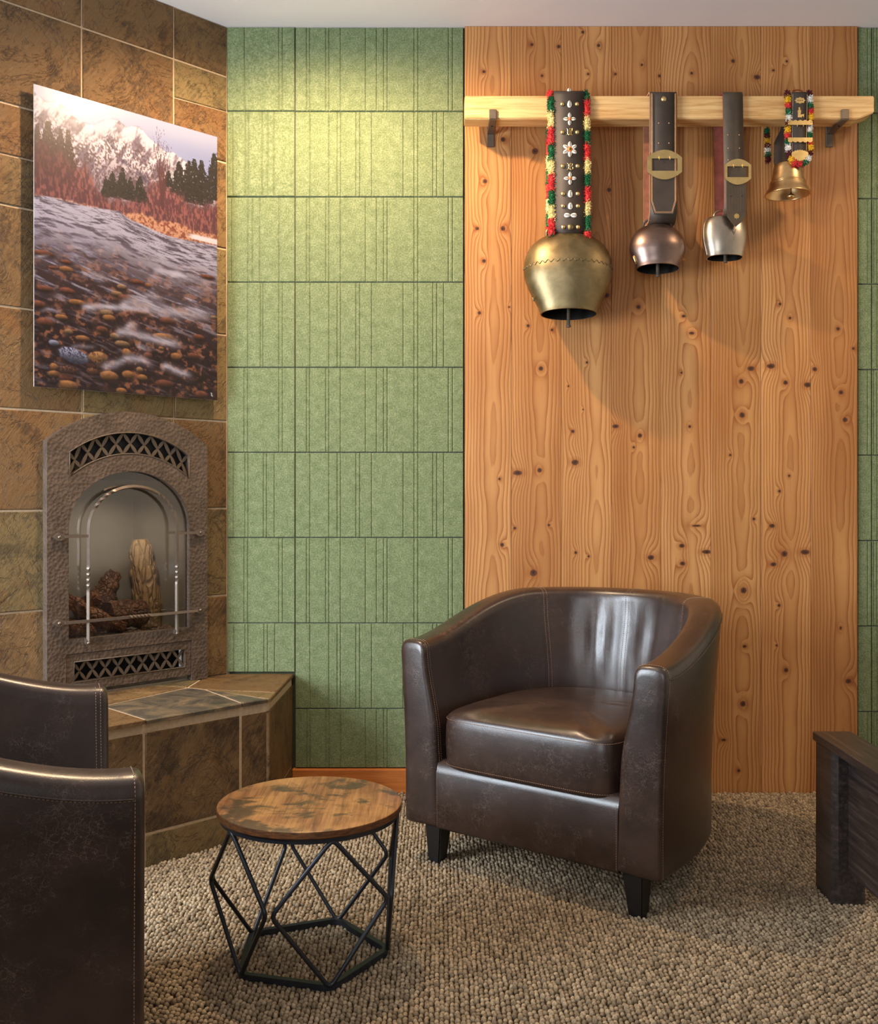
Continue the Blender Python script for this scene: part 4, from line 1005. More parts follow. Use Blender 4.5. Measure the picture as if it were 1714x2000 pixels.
def cowrie(root, x, y, z, rx, rz, ang=0.0):
    bm = bmesh.new(); bmesh.ops.create_uvsphere(bm, u_segments=14, v_segments=8, radius=1.0)
    for v in bm.verts: v.co = Vector((v.co.x*rx*(1-0.18*v.co.z), v.co.y*0.0045, v.co.z*rz))
    bmesh.ops.rotate(bm, matrix=Matrix.Rotation(ang, 3, 'Y'), verts=bm.verts[:])
    o = obj('cowrie_shell', bm, M_SHELL, root, smooth=True, loc=(x, y, z))
    bm = box(-rx*0.13, rx*0.13, -0.0052, -0.0038, -rz*0.72, rz*0.72, bev=rx*0.06, seg=1); bmesh.ops.rotate(bm, matrix=Matrix.Rotation(ang, 3, 'Y'), verts=bm.verts[:])
    obj('shell_slit', bm, M_SLIT, o); return o
def strokes(root, name, lines, x, y, z, s, r, mat):
    bm = bmesh.new()
    for ln in lines: tube(bm, [(a*s, 0, b*s) for a, b in ln], r, 6)
    return obj(name, bm, mat, root, loc=(x, y, z))

YS = 3.372                                               # front run of the straps
YK = 3.4735                                              # back run
YC = 3.408                                               # bells hang here
def bellset(name, label, cat, px, Y=YC): return thing(name, label, cat, ((px-CX)*Y/F, 0, 0), 0, 'bells hanging from the beam rail')
def zat(py, y): return H+(CY-py)*y/F
def wat(dp, y): return dp*y/F

# bell 1: big bronze bell, shell-studded strap with yarn fringes
b1 = bellset('cow_bell', 'largest bell, aged bronze, on a shell-studded black strap with red, green and cream fringes', 'bell', 1109)
P1 = [(8, 461), (46, 463), (62, 471), (75, 484), (83, 502), (86.5, 524), (85.5, 542), (79, 562), (70, 582), (62, 598), (57, 610), (55.5, 617)]
prof = smooth_prof([(wat(a, YC), zat(b, YC)) for a, b in P1])
zc1 = zat(540, YC)
bm = bell_body(prof, 0.64); TILT = Matrix.Translation((0, YC, zc1)) @ Matrix.Rotation(math.radians(-9), 4, 'X') @ Matrix.Translation((0, 0, -zc1))
bmesh.ops.transform(bm, matrix=TILT, verts=bm.verts[:]); obj('bell_body', bm, [M_BRONZE, M_INSIDE], b1)
# wavy riveted seam round the belly
def r_at(z): return np.interp(-z, [-q[1] for q in prof], [q[0] for q in prof])
sp = []; zs_ = zat(527, YC)
for i in range(181):
    a = PI*(i/180)*1.0+PI; z = zs_+0.0045*math.sin(i*PI/180*44)+0.006*math.cos(a-1.5*PI)*0.0; r = r_at(z)+0.0006
    sp.append(TILT @ Vector((r*math.cos(a), 0.64*r*math.sin(a), z)))
obj('wavy_seam', tube(bmesh.new(), sp, 0.0015, 6), M_BRONZE, b1, smooth=True)
obj('side_rivet', box(-0.004, 0.004, -0.003, 0.003, -0.006, 0.006, bev=0.002), M_BRONZE, b1, loc=(-wat(69, YC), YC-0.03, zat(588, YC)))
clapper(b1, YC-0.012, zat(560, YC), zat(640, YC-0.01), 0.006, 0.008, M_IRON)
zt1 = zb1+0.014; zbo = zat(461, YS)
path = densify(loop_path(YS, YK, zt1, zbo, 0.016, 0.036), 0.02)
lean = lambda z, y: (zt1-z)*0.008-0.002
obj('strap', ribbon(path, wat(29.5, YS), 0.005, xoff=lean), [M_STRAP, M_SUEDE, M_STRAP], b1)
obj('bell_handle', tube(bmesh.new(), fillet([(-wat(42, YC), YC, zat(466, YC)), (-wat(42, YC), YC, zat(449, YC)), (wat(42, YC), YC, zat(449, YC)), (wat(42, YC), YC, zat(466, YC))], 0.01), 0.005, 8), M_BRONZE, b1, smooth=True)
# fringes: (colour, y0, y1) down each edge
LF = [('red', 176, 190), ('green', 190, 220), ('cream', 220, 249), ('red', 249, 283), ('green', 283, 312), ('cream', 312, 341), ('red', 341, 371), ('green', 371, 400), ('cream', 400, 427), ('red', 427, 459), ('green', 459, 467)]
RF = [('green', 176, 196), ('red', 196, 227), ('cream', 227, 255), ('green', 255, 281), ('red', 281, 311), ('cream', 311, 339), ('green', 339, 366), ('red', 366, 394), ('cream', 394, 421), ('green', 421, 452), ('red', 452, 464)]
for lst, x_ in ((LF, -35.0), (RF, 34.5)):
    for c, ya, yb_ in lst:
        n = max(2, int((yb_-ya)/4)); pts = []
        for i in range(n+1):
            py = ya+1+(yb_-ya-2)*i/n; yy = YS+0.004+(max(0, 192-py)*0.0012); pts.append((wat(x_, YS)+lean(zat(py, YS), 0)+0.001*math.sin(py*0.3), yy, zat(py, YS)))
        tassel(b1, pts, c, 0.0142, 62)
    # the fringe of the hanging back run
    for i, (c, ya, yb_) in enumerate(lst[2:]):
        n = max(2, int((yb_-ya)/9)); pts = [(wat(x_, YS), YK, zat(ya+1+(yb_-ya-2)*j/n, YS)) for j in range(n+1)]
        tassel(b1, pts, ('cream', 'green', 'red')[(i+1) % 3], 0.011, 30)
ys = YS-0.0028
fx1 = lambda py: lean(zat(py, YS), 0)+0.0015
for py in (204, 357.5-60.0+0, ):
    pass
for py in (204, 259, 325, 379, 403, 444):
    for dx in (-14.5, 14.5): dome(0.0074, 0.0056, M_BRASS, b1, 'brass_stud', wat(dx, YS)+fx1(py), ys, zat(py, YS))
dome(0.0112, 0.007, M_BRONZE, b1, 'large_stud', fx1(444), ys, zat(444, YS))
for py, a, b in ((204, 4.6, 7), (379, 4.8, 7.2), (403, 4.8, 6.6)): cowrie(b1, fx1(py), ys, zat(py, YS), wat(a, YS), wat(b, YS))
cowrie(b1, wat(-6.3, YS)+fx1(421), ys, zat(421, YS), wat(4.6, YS), wat(6.2, YS), PI/2); cowrie(b1, wat(6.3, YS)+fx1(421), ys, zat(421, YS), wat(4.6, YS), wat(6.2, YS), -PI/2)
cowrie(b1, fx1(182), YS+0.006, zt1+0.002, wat(4, YS), wat(4, YS)); cowrie(b1, fx1(459), YS+0.012, zat(461, YS)-0.001, wat(3, YS), wat(3, YS))
for py in (233, 349):
    for a in (0, PI/2, PI, -PI/2): cowrie(b1, math.sin(a)*wat(7.4, YS)+fx1(py), ys, zat(py, YS)+math.cos(a)*wat(7.4, YS), wat(3.5, YS), wat(5, YS), a)
    dome(0.0054, 0.0065, M_BEADO, b1, 'orange_bead', fx1(py), ys-0.001, zat(py, YS))
for k in range(6):
    a = k*PI/3; cowrie(b1, math.sin(a)*wat(9.6, YS)+fx1(292), ys, zat(292, YS)+math.cos(a)*wat(9.6, YS), wat(3.9, YS), wat(5.6, YS), a)
dome(0.0092, 0.0062, M_BEADO, b1, 'orange_bead', fx1(292), ys, zat(292, YS)); o = dome(0.0042, 0.004, M_GREEN_BEAD, b1, 'green_bead', fx1(292), ys-0.0045, zat(292, YS))
LE = [[(-0.9, 0.9), (-0.55, 0.6), (-0.55, -0.6), (-0.9, -0.9)], [(-0.9, 0.1), (-0.3, 0.1)], [(0.0, 0.9), (0.0, -0.8), (0.8, -0.9)], [(0.0, 0.75), (0.7, 0.9), (0.6, 0.3)], [(0.0, 0.05), (0.8, 0.0)], [(0.4, 0.9), (0.4, -0.8)], [(-0.2, -0.9), (-0.55, -0.55)]]
LB = [[(-0.8, 0.95), (-0.3, 0.5), (-0.3, -0.5), (-0.8, -0.95)], [(-0.3, 0.5), (0.1, 0.85), (0.6, 0.75), (0.65, 0.3), (0.1, 0.05)], [(0.1, 0.05), (0.75, -0.15), (0.75, -0.65), (0.2, -0.9), (-0.3, -0.5)], [(0.15, 0.85), (0.15, -0.88)], [(-0.7, 0.1), (0.1, 0.05)]]
strokes(b1, 'brass_letter', LE, fx1(258), ys-0.001, zat(258, YS), 0.0125, 0.0015, M_BRASS)
strokes(b1, 'brass_letter', LB, fx1(326), ys-0.001, zat(326, YS), 0.0125, 0.0015, M_BRASS)

def hexa(w_, h0, h1, n=10):                              # rounded buckle outline: flat sides, arched top and bottom
    out = []
    for i in range(n+1): t = -1+2*i/n; out.append((w_*t, h0+(h1-h0)*(1-t*t)))
    for i in range(n+1): t = 1-2*i/n; out.append((w_*t, -h0-(h1-h0)*(1-t*t)))
    return out
def buckle(root, x, z, w_, h0, h1, iw, ih, y):
    hole = [(-iw, -ih), (iw, -ih), (iw, ih), (-iw, ih)]
    o = obj('buckle', plate([hexa(w_, h0, h1), hole], 0.0, 0.0035, lambda s, q, d: Vector((x+s, y-d, z+q))), M_BRASS, root)
    for sx in (-0.42, 0.42):
        obj('buckle_prong', tube(bmesh.new(), [(x+sx*iw, y-0.005, z+ih+0.006), (x+sx*iw, y-0.006, z+ih-0.006)], 0.0013, 6), M_BRASS, o)
    return o
def flatpiece(root, name, outline, y, th, mat):
    return obj(name, plate([outline], 0.0, th, lambda s, q, d: Vector((s, y-d, q))), mat, root)
def stitchline(root, name, pts, y, r=0.0007, mat=None, closed=False):
    return obj(name, tube(bmesh.new(), [(a, y, b) for a, b in pts], r, 4, closed=closed), mat or M_EDGE, root)

# bell 2: dark rounded bell on a buckled black strap
b2 = bellset('cow_bell', 'dark browned-steel round bell on a black strap with a large brass buckle', 'bell', 1283)
P2 = [(6, 441), (24, 442), (36, 448), (45, 457), (51.5, 469), (54.5, 483), (53.5, 494), (50, 504), (46, 513), (43.5, 520), (42.5, 527)]
prof2 = smooth_prof([(wat(a, YC), zat(b, YC)) for a, b in P2]); zc2 = zat(485, YC)
T2 = Matrix.Translation((0, YC, zc2)) @ Matrix.Rotation(math.radians(-8), 4, 'X') @ Matrix.Translation((0, 0, -zc2))
bm = bell_body(prof2, 0.72); bmesh.ops.transform(bm, matrix=T2, verts=bm.verts[:]); obj('bell_body', bm, [M_DKSTEEL, M_INSIDE], b2)
obj('side_weld', tube(bmesh.new(), [(-wat(49, YC), YC-0.02, zat(503, YC)), (-wat(46, YC), YC-0.022, zat(511, YC)), (-wat(43.5, YC), YC-0.022, zat(519, YC))], 0.0035, 8), M_BRASS, b2, smooth=True)
clapper(b2, YC-0.008, zat(500, YC), zat(541, YC-0.01), 0.006, 0.0078, M_IRON)
xs2 = wat(1290-1283, YS); hw2 = wat(26.5, YS)
zt = zb1+0.010
path = densify(loop_path(YS, YK, zt, zat(432, YS), 0.015, 0.04), 0.02)
obj('strap', ribbon(path, hw2, 0.005, xoff=lambda z, y: xs2), [M_STRAP, M_SUEDE, M_EDGE], b2)
yt = YS-0.0028
tz = [zat(q, YS) for q in (300, 393, 419)]
tail = flatpiece(b2, 'strap_tail', [(xs2-hw2+0.001, tz[0]), (xs2-hw2+0.001, tz[1]), (xs2-hw2*0.68, tz[2]), (xs2+hw2*0.72, tz[2]), (xs2+hw2-0.001, tz[1]), (xs2+hw2-0.001, tz[0])], yt, 0.0035, M_STRAP)
for q in (0.0, 0.0035):
    stitchline(b2, 'edge_stitching', [(xs2-hw2+0.004+q, zat(184, YS)), (xs2-hw2+0.004+q, tz[1]), (xs2-hw2*0.68+0.003+q*0.6, tz[2]+0.004+q), (xs2+hw2*0.72-0.003-q*0.6, tz[2]+0.004+q), (xs2+hw2-0.004-q, tz[1]), (xs2+hw2-0.004-q, zat(184, YS))], yt-0.0036)
buckle(b2, xs2+wat(3.5, YS)*0.4, zat(323.5, YS), wat(34, YS), wat(14, YS), wat(29, YS), wat(25, YS), wat(12, YS), yt-0.0045)
dome(0.0092, 0.0045, M_BRASS, b2, 'brass_stud', xs2+wat(1, YS), ys, zat(194, YS))
for py in (241, 280):
    for dx in (-9, 11): dome(0.0022, 0.0012, M_EDGE, b2, 'strap_hole', xs2+wat(dx, YS), ys, zat(py, YS))
obj('lacing', tube(bmesh.new(), fillet([(-wat(28, YC), YC, zat(447, YC)), (-wat(26, YC), YC-0.004, zat(434, YC)), (-wat(10, YC), YC-0.012, zat(428, YC)), (wat(10, YC), YC-0.012, zat(428, YC)), (wat(26, YC), YC-0.004, zat(434, YC)), (wat(28, YC), YC, zat(447, YC))], 0.01), 0.0042, 8), M_STRAP, b2, smooth=True)
for sx in (-15, 17): obj('lacing_ring', tube(bmesh.new(), [(wat(sx, YC)+wat(2, YC), YC-0.022, zat(426, YC)), (wat(sx, YC), YC-0.024, zat(430, YC)), (wat(sx, YC)-wat(2, YC), YC-0.02, zat(434, YC))], 0.0018, 6), M_NICKEL, b2, smooth=True)

# bell 3: silvery bell
b3 = bellset('cow_bell', 'silvery square-shouldered bell on a plain brown-black strap with a pointed tip', 'bell', 1415)
P3 = [(12, 424), (31, 425.5), (36.5, 430), (40, 439), (42, 452), (42.3, 463), (41, 476), (38.5, 488), (36.5, 497), (35.5, 504)]
prof3 = smooth_prof([(wat(a, YC), zat(b, YC)) for a, b in P3]); zc3 = zat(465, YC)
T3 = Matrix.Translation((0, YC+0.006, zc3)) @ Matrix.Rotation(math.radians(-4), 4, 'X') @ Matrix.Translation((0, 0, -zc3))
bm = bell_body(prof3, 0.66, sq=2.5); bmesh.ops.transform(bm, matrix=T3, verts=bm.verts[:]); obj('bell_body', bm, [M_NICKEL, M_INSIDE], b3)
sm = [T3 @ Vector((-r-0.0004, -0.2*r, z)) for r, z in prof3[4::4]]
obj('side_seam', tube(bmesh.new(), sm, 0.0018, 6), M_NICKEL, b3, smooth=True)
clapper(b3, YC-0.006, zat(480, YC), zat(513, YC-0.01), 0.006, 0.0075, M_IRON)
xs3 = wat(1424-1415, YS); hw3 = wat(19.5, YS)
curve3 = lambda z, y: xs3+wat(3.0, YS)*math.sin(min(1, max(0, (zt-z)/0.40))*PI*0.5)*1.0-wat(2.2, YS)*(y > 3.43)
path = densify(loop_path(YS, YK, zt, zat(420, YS), 0.015, 0.04), 0.02)
obj('strap', ribbon(path, hw3, 0.0048, xoff=curve3), [M_STRAPB, M_SUEDE_RED, M_SUEDE_RED], b3)
tx = xs3+wat(3, YS)
fr3 = [(tx-hw3*0.97, zat(325, YS)), (tx-hw3*0.97, zat(410, YS)), (tx-hw3*0.93, zat(427, YS)), (tx-hw3*0.5, zat(438, YS)), (tx-wat(1, YS), zat(447, YS)), (tx+hw3*0.5, zat(438, YS)), (tx+hw3*0.88, zat(427, YS)), (tx+hw3*0.93, zat(410, YS)), (tx+hw3*0.97, zat(325, YS))]
yt3 = YS-0.0028
for i, p in enumerate(fr3): pass
flatpiece(b3, 'strap_tail', fr3, yt3-0.022, 0.004, [M_STRAPB])
for dx in (-0.68, -0.45, 0.45, 0.68): stitchline(b3, 'edge_stitching', [(tx+dx*hw3, zat(370, YS)), (tx+dx*hw3, zat(418, YS))], yt3-0.0262, 0.0005, M_STRAP)
buckle(b3, tx+wat(2, YS), zat(341.5, YS), wat(25.5, YS), wat(13, YS), wat(25, YS), wat(20.5, YS), wat(10.5, YS), yt3-0.0265)
for py, s in ((264, 1), (290, 1), (313, 1)):
    for dx in (-11, 11): dome(0.002, 0.0012, M_EDGE, b3, 'strap_hole', curve3(zat(py, YS), 3.3)+wat(dx, YS), ys, zat(py, YS))
for dx in (-10, 10): dome(0.0022, 0.001, M_DARK, b3, 'strap_hole', tx+wat(dx, YS), yt3-0.026, zat(388, YS))
fl_ = [(tx+(0.0085+0.0012*math.cos(8*a))*math.cos(a), zat(427, YS)+(0.0085+0.0012*math.cos(8*a))*math.sin(a)) for a in [2*PI*i/48 for i in range(48)]]
flatpiece(b3, 'flower_rivet', fl_, yt3-0.026, 0.0015, M_BRASS)
dome(0.002, 0.0015, M_BEADO, b3, 'rivet_eye', tx, yt3-0.0275, zat(427, YS))
def etch(lines):
    bm = bmesh.new()
    for ln in lines:
        pts = []
        for x, py in ln:
            z = zat(py, YC); r = float(np.interp(-z, [-q[1] for q in prof3], [q[0] for q in prof3])); xx = wat(x, YC); yy = -0.66*r*(max(0, 1-(abs(xx)/r)**2.5))**(1/2.5)-0.0003
            pts.append(T3 @ Vector((xx, yy, z)))
        tube(bm, pts, 0.00045, 4)
    return obj('etched_mark', bm, M_DARK, b3)
etch([[(6, 456), (15, 456)], [(15, 456), (10.5, 467)], [(10.5, 467), (6, 456)], [(8, 458), (10, 464), (10.5, 459), (11, 464), (13, 458)], [(10.5, 471), (10.5, 472.5)], [(10.5, 475), (10.5, 477)]])
obj('bell_handle', tube(bmesh.new(), fillet([(-wat(22, YC), YC, zat(428, YC)), (-wat(20, YC), YC, zat(416, YC)), (-wat(12, YC), YC, zat(412, YC)), (wat(14, YC), YC, zat(412, YC)), (wat(20, YC), YC, zat(428, YC))], 0.01), 0.0035, 8), M_NICKEL, b3, smooth=True)

# bell 4: small flared brass bell
b4 = bellset('cow_bell', 'small flared brass bell on a yarn-edged strap with gilt ornaments at right end of rail', 'bell', 1540)
YD = 3.42
P4 = [(6, 319), (22, 320.5), (26, 326), (28, 336), (30.5, 349), (33, 358), (36.5, 367), (40.5, 374), (43, 379), (43.2, 380.5)]
prof4 = smooth_prof([(wat(a, YD), zat(b, YD)) for a, b in P4])
bm = bell_body(prof4, 1.0, 0.0035)
bmesh.ops.transform(bm, matrix=Matrix.Translation((0, YD, 0)), verts=bm.verts[:]); obj('bell_body', bm, [M_CASTBRASS, M_CASTBRASS], b4)
for py in (356, 359): 
    z = zat(py, YD); r = float(np.interp(-z, [-q[1] for q in prof4], [q[0] for q in prof4]))+0.0005
    obj('moulded_ring', tube(bmesh.new(), [(r*math.cos(2*PI*i/60), YD+r*math.sin(2*PI*i/60), z) for i in range(60)], 0.0012, 5, closed=True), M_CASTBRASS, b4, smooth=True)
bm = bmesh.new(); zz4 = zat(384, YD-0.01)
lathe(bm, [(0.0025, zat(340, YD)), (0.0022, zz4+0.016), (0.004, zz4+0.009), (0.0125, zz4+0.004), (0.0135, zz4-0.001), (0.0105, zz4-0.006), (0.001, zz4-0.008)], 20, close=True)
obj('clapper', bm, M_BRASS, b4, smooth=True, loc=(wat(4, YD), YD-0.012, 0))
xs4 = wat(1554-1540, YS); hw4 = wat(16, YS)
lean4 = lambda z, y: xs4-(zt-z)*0.012-(wat(14, YS) if y > 3.43 else 0)*min(1, max(0, (zb0-z)/0.05))
path = densify(loop_path(YS, YK, zt, zat(319, YS), 0.015, 0.04), 0.02)
obj('strap', ribbon(path, hw4, 0.0048, xoff=lean4), [M_STRAP, M_STRAP, M_EDGE], b4)
cx4 = lambda py: lean4(zat(py, YS), 3.3)
for sx in (-0.86, 0.86): stitchline(b4, 'edge_stitching', [(cx4(185)+sx*hw4, zat(185, YS)), (cx4(300)+sx*hw4, zat(300, YS))], ys-0.0004, 0.0008)
SEQ = ['maroon', 'yellow', 'red', 'green', 'white', 'maroon', 'yellow', 'red', 'green', 'white', 'maroon', 'yellow', 'red']
SEQR = ['maroon', 'white', 'green', 'red', 'yellow', 'maroon', 'white', 'green', 'red', 'yellow', 'maroon', 'white', 'green']
def edge4(seq, x_, y0, y1, yy, bow):
    n = len(seq); h = (y1-y0)/n
    for i, c in enumerate(seq):
        pts = []
        for j in range(4):
            py = y0+h*(i+0.08+0.84*j/3); q = (py-y0)/(y1-y0); pts.append((cx4(py)+x_+bow(py), yy+max(0, 190-py)*0.0011, zat(py, YS)))
        tassel(b4, pts, c, 0.0118, 46)
edge4(SEQ[:11], -wat(21.5, YS), 177, 306, YS+0.002, lambda p: wat(1.5, YS)*math.sin(p*0.09)+wat(10, YS)*max(0, (p-290)/26.0)**2)
edge4(SEQR[:11], wat(21.5, YS), 177, 306, YS+0.002, lambda p: wat(1.5, YS)*math.sin(p*0.09)-wat(10, YS)*max(0, (p-290)/26.0)**2)
for i, c in enumerate(['yellow', 'red', 'red', 'green', 'white']):
    a = PI+PI*(i+0.5)/5; pts = [(cx4(310)+wat(17, YS)*math.cos(a+d), YS-0.006, zat(309, YS)+wat(12, YS)*math.sin(a+d)) for d in (-0.25, 0, 0.25)]
    tassel(b4, pts, c, 0.0118, 46)
for i, c in enumerate(['green', 'maroon', 'yellow', 'maroon', 'white', 'green', 'maroon']):
    py = 254+i*9; pts = [(-wat(30, YK)+wat(0.3*i, YK), YK, zat(py+q, YK)) for q in (0, 3.5, 7)]
    tassel(b4, pts, c, 0.0118, 46)
orn = []
for i in range(48):
    a = 2*PI*i/48; k = 1+0.12*math.cos(8*a); orn.append((cx4(197)+wat(9.5, YS)*k*math.cos(a), zat(197, YS)+wat(5.8, YS)*k*math.sin(a)))
o = flatpiece(b4, 'oval_ornament', orn, ys, 0.0015, M_BRASS)
for q in (-4, 0, 4): dome(0.0018, 0.001, M_STRAP, b4, 'ornament_eye', cx4(197)+wat(q, YS), ys-0.0015, zat(197, YS))
def silh(pts, px0, py0, s): return [(cx4(215)+wat(x*s-px0, YS), zat(py0+y*s, YS)) for x, y in pts]
man = [(-3.4, 9.6), (-3.0, 2.0), (-3.6, 0.2), (-3.2, -2.6), (-1.6, -3.4), (-1.9, -5.4), (-2.6, -6.0), (-1.2, -7.6), (0.2, -7.6), (0.9, -6.0), (0.6, -3.6), (2.0, -2.8), (2.4, 0.0), (1.6, 2.2), (2.0, 5.6), (3.2, 4.4), (6.4, 4.6), (6.8, 3.2), (7.4, 4.8), (7.0, 9.6), (6.2, 9.6), (6.0, 7.4), (4.0, 7.4), (3.8, 9.6)]
flatpiece(b4, 'herder_ornament', silh(man, 0.5, 219, 1.15), ys, 0.0015, M_BRASS)
def scallop(z, up):
    out = []; w_ = wat(24, YS); n = 30
    for i in range(n+1): t = -1+2*i/n; out.append((cx4(245)+w_*t*(1.0), z+up*(wat(4.6, YS)+wat(2.4, YS)*abs(math.cos(t*PI*2.5)))))
    return out+[(cx4(245)+w_, z-up*wat(2.6, YS)), (cx4(245)-w_, z-up*wat(2.6, YS))]
o = flatpiece(b4, 'buckle_bar', scallop(zat(243, YS), 1), yt-0.002, 0.004, M_BRASS); flatpiece(b4, 'buckle_bar', scallop(zat(273, YS), -1), yt-0.002, 0.004, M_BRASS)
for dx in (-6, 6): obj('buckle_prong', tube(bmesh.new(), [(cx4(245)+wat(dx, YS), yt-0.006, zat(243, YS)), (cx4(245)+wat(dx, YS), yt-0.006, zat(249, YS))], 0.0012, 6), M_BRASS, b4)
sh = [(cx4(300)+wat(16.5, YS)*math.cos(a), zat(303, YS)+wat(13, YS)*math.sin(a)) for a in [PI+PI*i/20 for i in range(21)]]
sh += [(cx4(300)+wat(16.5, YS)*t, zat(303, YS)+wat(6, YS)*(1-t*t)*0.9+wat(3, YS)+wat(0.9, YS)*math.cos(t*22)) for t in [1-2*i/22 for i in range(23)]]
flatpiece(b4, 'shield_ornament', sh, yt-0.004, 0.0025, M_BRASS)
obj('strap_ring', tube(bmesh.new(), [(xs4+0.016*math.cos(2*PI*i/24), YS+0.02+0.004*math.sin(2*PI*i/24), zt+0.008+0.006*math.sin(2*PI*i/24)) for i in range(24)], 0.002, 6, closed=True), m_metal('copper_ring', lin(170, 90, 60), lin(190, 110, 74), 0.3), b4, smooth=True)

# ---------------------------------------------------------------- armchairs
CA, CL_, CY1, CP = 0.392, 0.675, 0.10, 2.35
def chair_outline(n=96):
    half = []
    for i in range(13): half.append((CA, CY1*i/12))
    for i in range(1, 241):
        a = PI/2*i/240; half.append((CA*math.cos(a)**(2/CP), CY1+(CL_-CY1)*math.sin(a)**(2/CP)))
    pts = [(-x, y) for x, y in half]+[(x, y) for x, y in half[::-1][1:]]
    L = [0.0]
    for a, b in zip(pts, pts[1:]): L.append(L[-1]+math.hypot(b[0]-a[0], b[1]-a[1]))
    out = []
    xs_ = [p[0] for p in pts]; ys_ = [p[1] for p in pts]
    for i in range(n+1):
        d = L[-1]*i/n; out.append((float(np.interp(d, L, xs_)), float(np.interp(d, L, ys_))))
    nor = []
    for i in range(n+1):
        a = out[max(0, i-1)]; b = out[min(n, i+1)]; t = Vector((b[0]-a[0], b[1]-a[1])).normalized(); nor.append((-t.y, t.x))
    return out, nor
NU = 96
OUT, NOR = chair_outline(NU)
def sst(a, b, x): t = min(1, max(0, (x-a)/(b-a))); return t*t*(3-2*t)
def ztop(i):
    y = OUT[i][1]; return 0.636+0.114*sst(0.0, 0.52, y)
def flare(z): return 0.022*max(0, (z-0.25)/0.4)**1.6
def thick(z, zt, y): return 0.088+0.032*sst(zt-0.02, zt-0.26, z)+0.012*sst(0.3, 0.6, y)
def section(i):
    zt_ = ztop(i); y = OUT[i][1]; s = []
    s += [(-0.02, 0.114), (-0.004, 0.116), (0.0, 0.124)]
    for k in range(1, 9): z = 0.124+(zt_-0.034-0.124)*k/8; s.append((flare(z), z))
    fo = flare(zt_-0.034); th = thick(zt_, zt_, y)
    for k in range(1, 10):                               # padded top
        a = PI*k/10; s.append((fo-th/2+th/2*math.copysign(abs(math.cos(a))**0.62, math.cos(a)), zt_-0.034+0.034*math.sin(a)**0.75))
    for k in range(0, 13):
        z = zt_-0.036-(zt_-0.036-0.118)*k/12; s.append((fo*(1-k/12)+flare(z)*(k/12)-thick(z, zt_, y), z))
    return s
SECN = len(section(0))
def crease(i, n, z):                                     # soft vertical folds in the leather of the inner back
    u = i/NU; d = 0.0
    for c, w_, a in ((0.40, 0.010, 0.006), (0.43, 0.008, -0.005), (0.455, 0.011, 0.007), (0.545, 0.012, 0.005), (0.58, 0.010, -0.004), (0.36, 0.012, -0.003), (0.515, 0.010, -0.003)):
        d += a*math.exp(-((u-c-(z-0.6)*0.05)/w_)**2)*math.exp(-((z-0.61)/0.075)**2)
    for c in (0.315, 0.5, 0.685): d -= 0.004*math.exp(-((u-c)/0.006)**2)*sst(0.30, 0.45, z)
    return d
def spt(i, j, extra=0.0):
    n, z = section(i)[j]
    if j >= 20: n += -crease(i, n, z)
    x, y = OUT[i]; nx, ny = NOR[i]; return Vector((x+nx*(n+extra), y+ny*(n+extra), z))
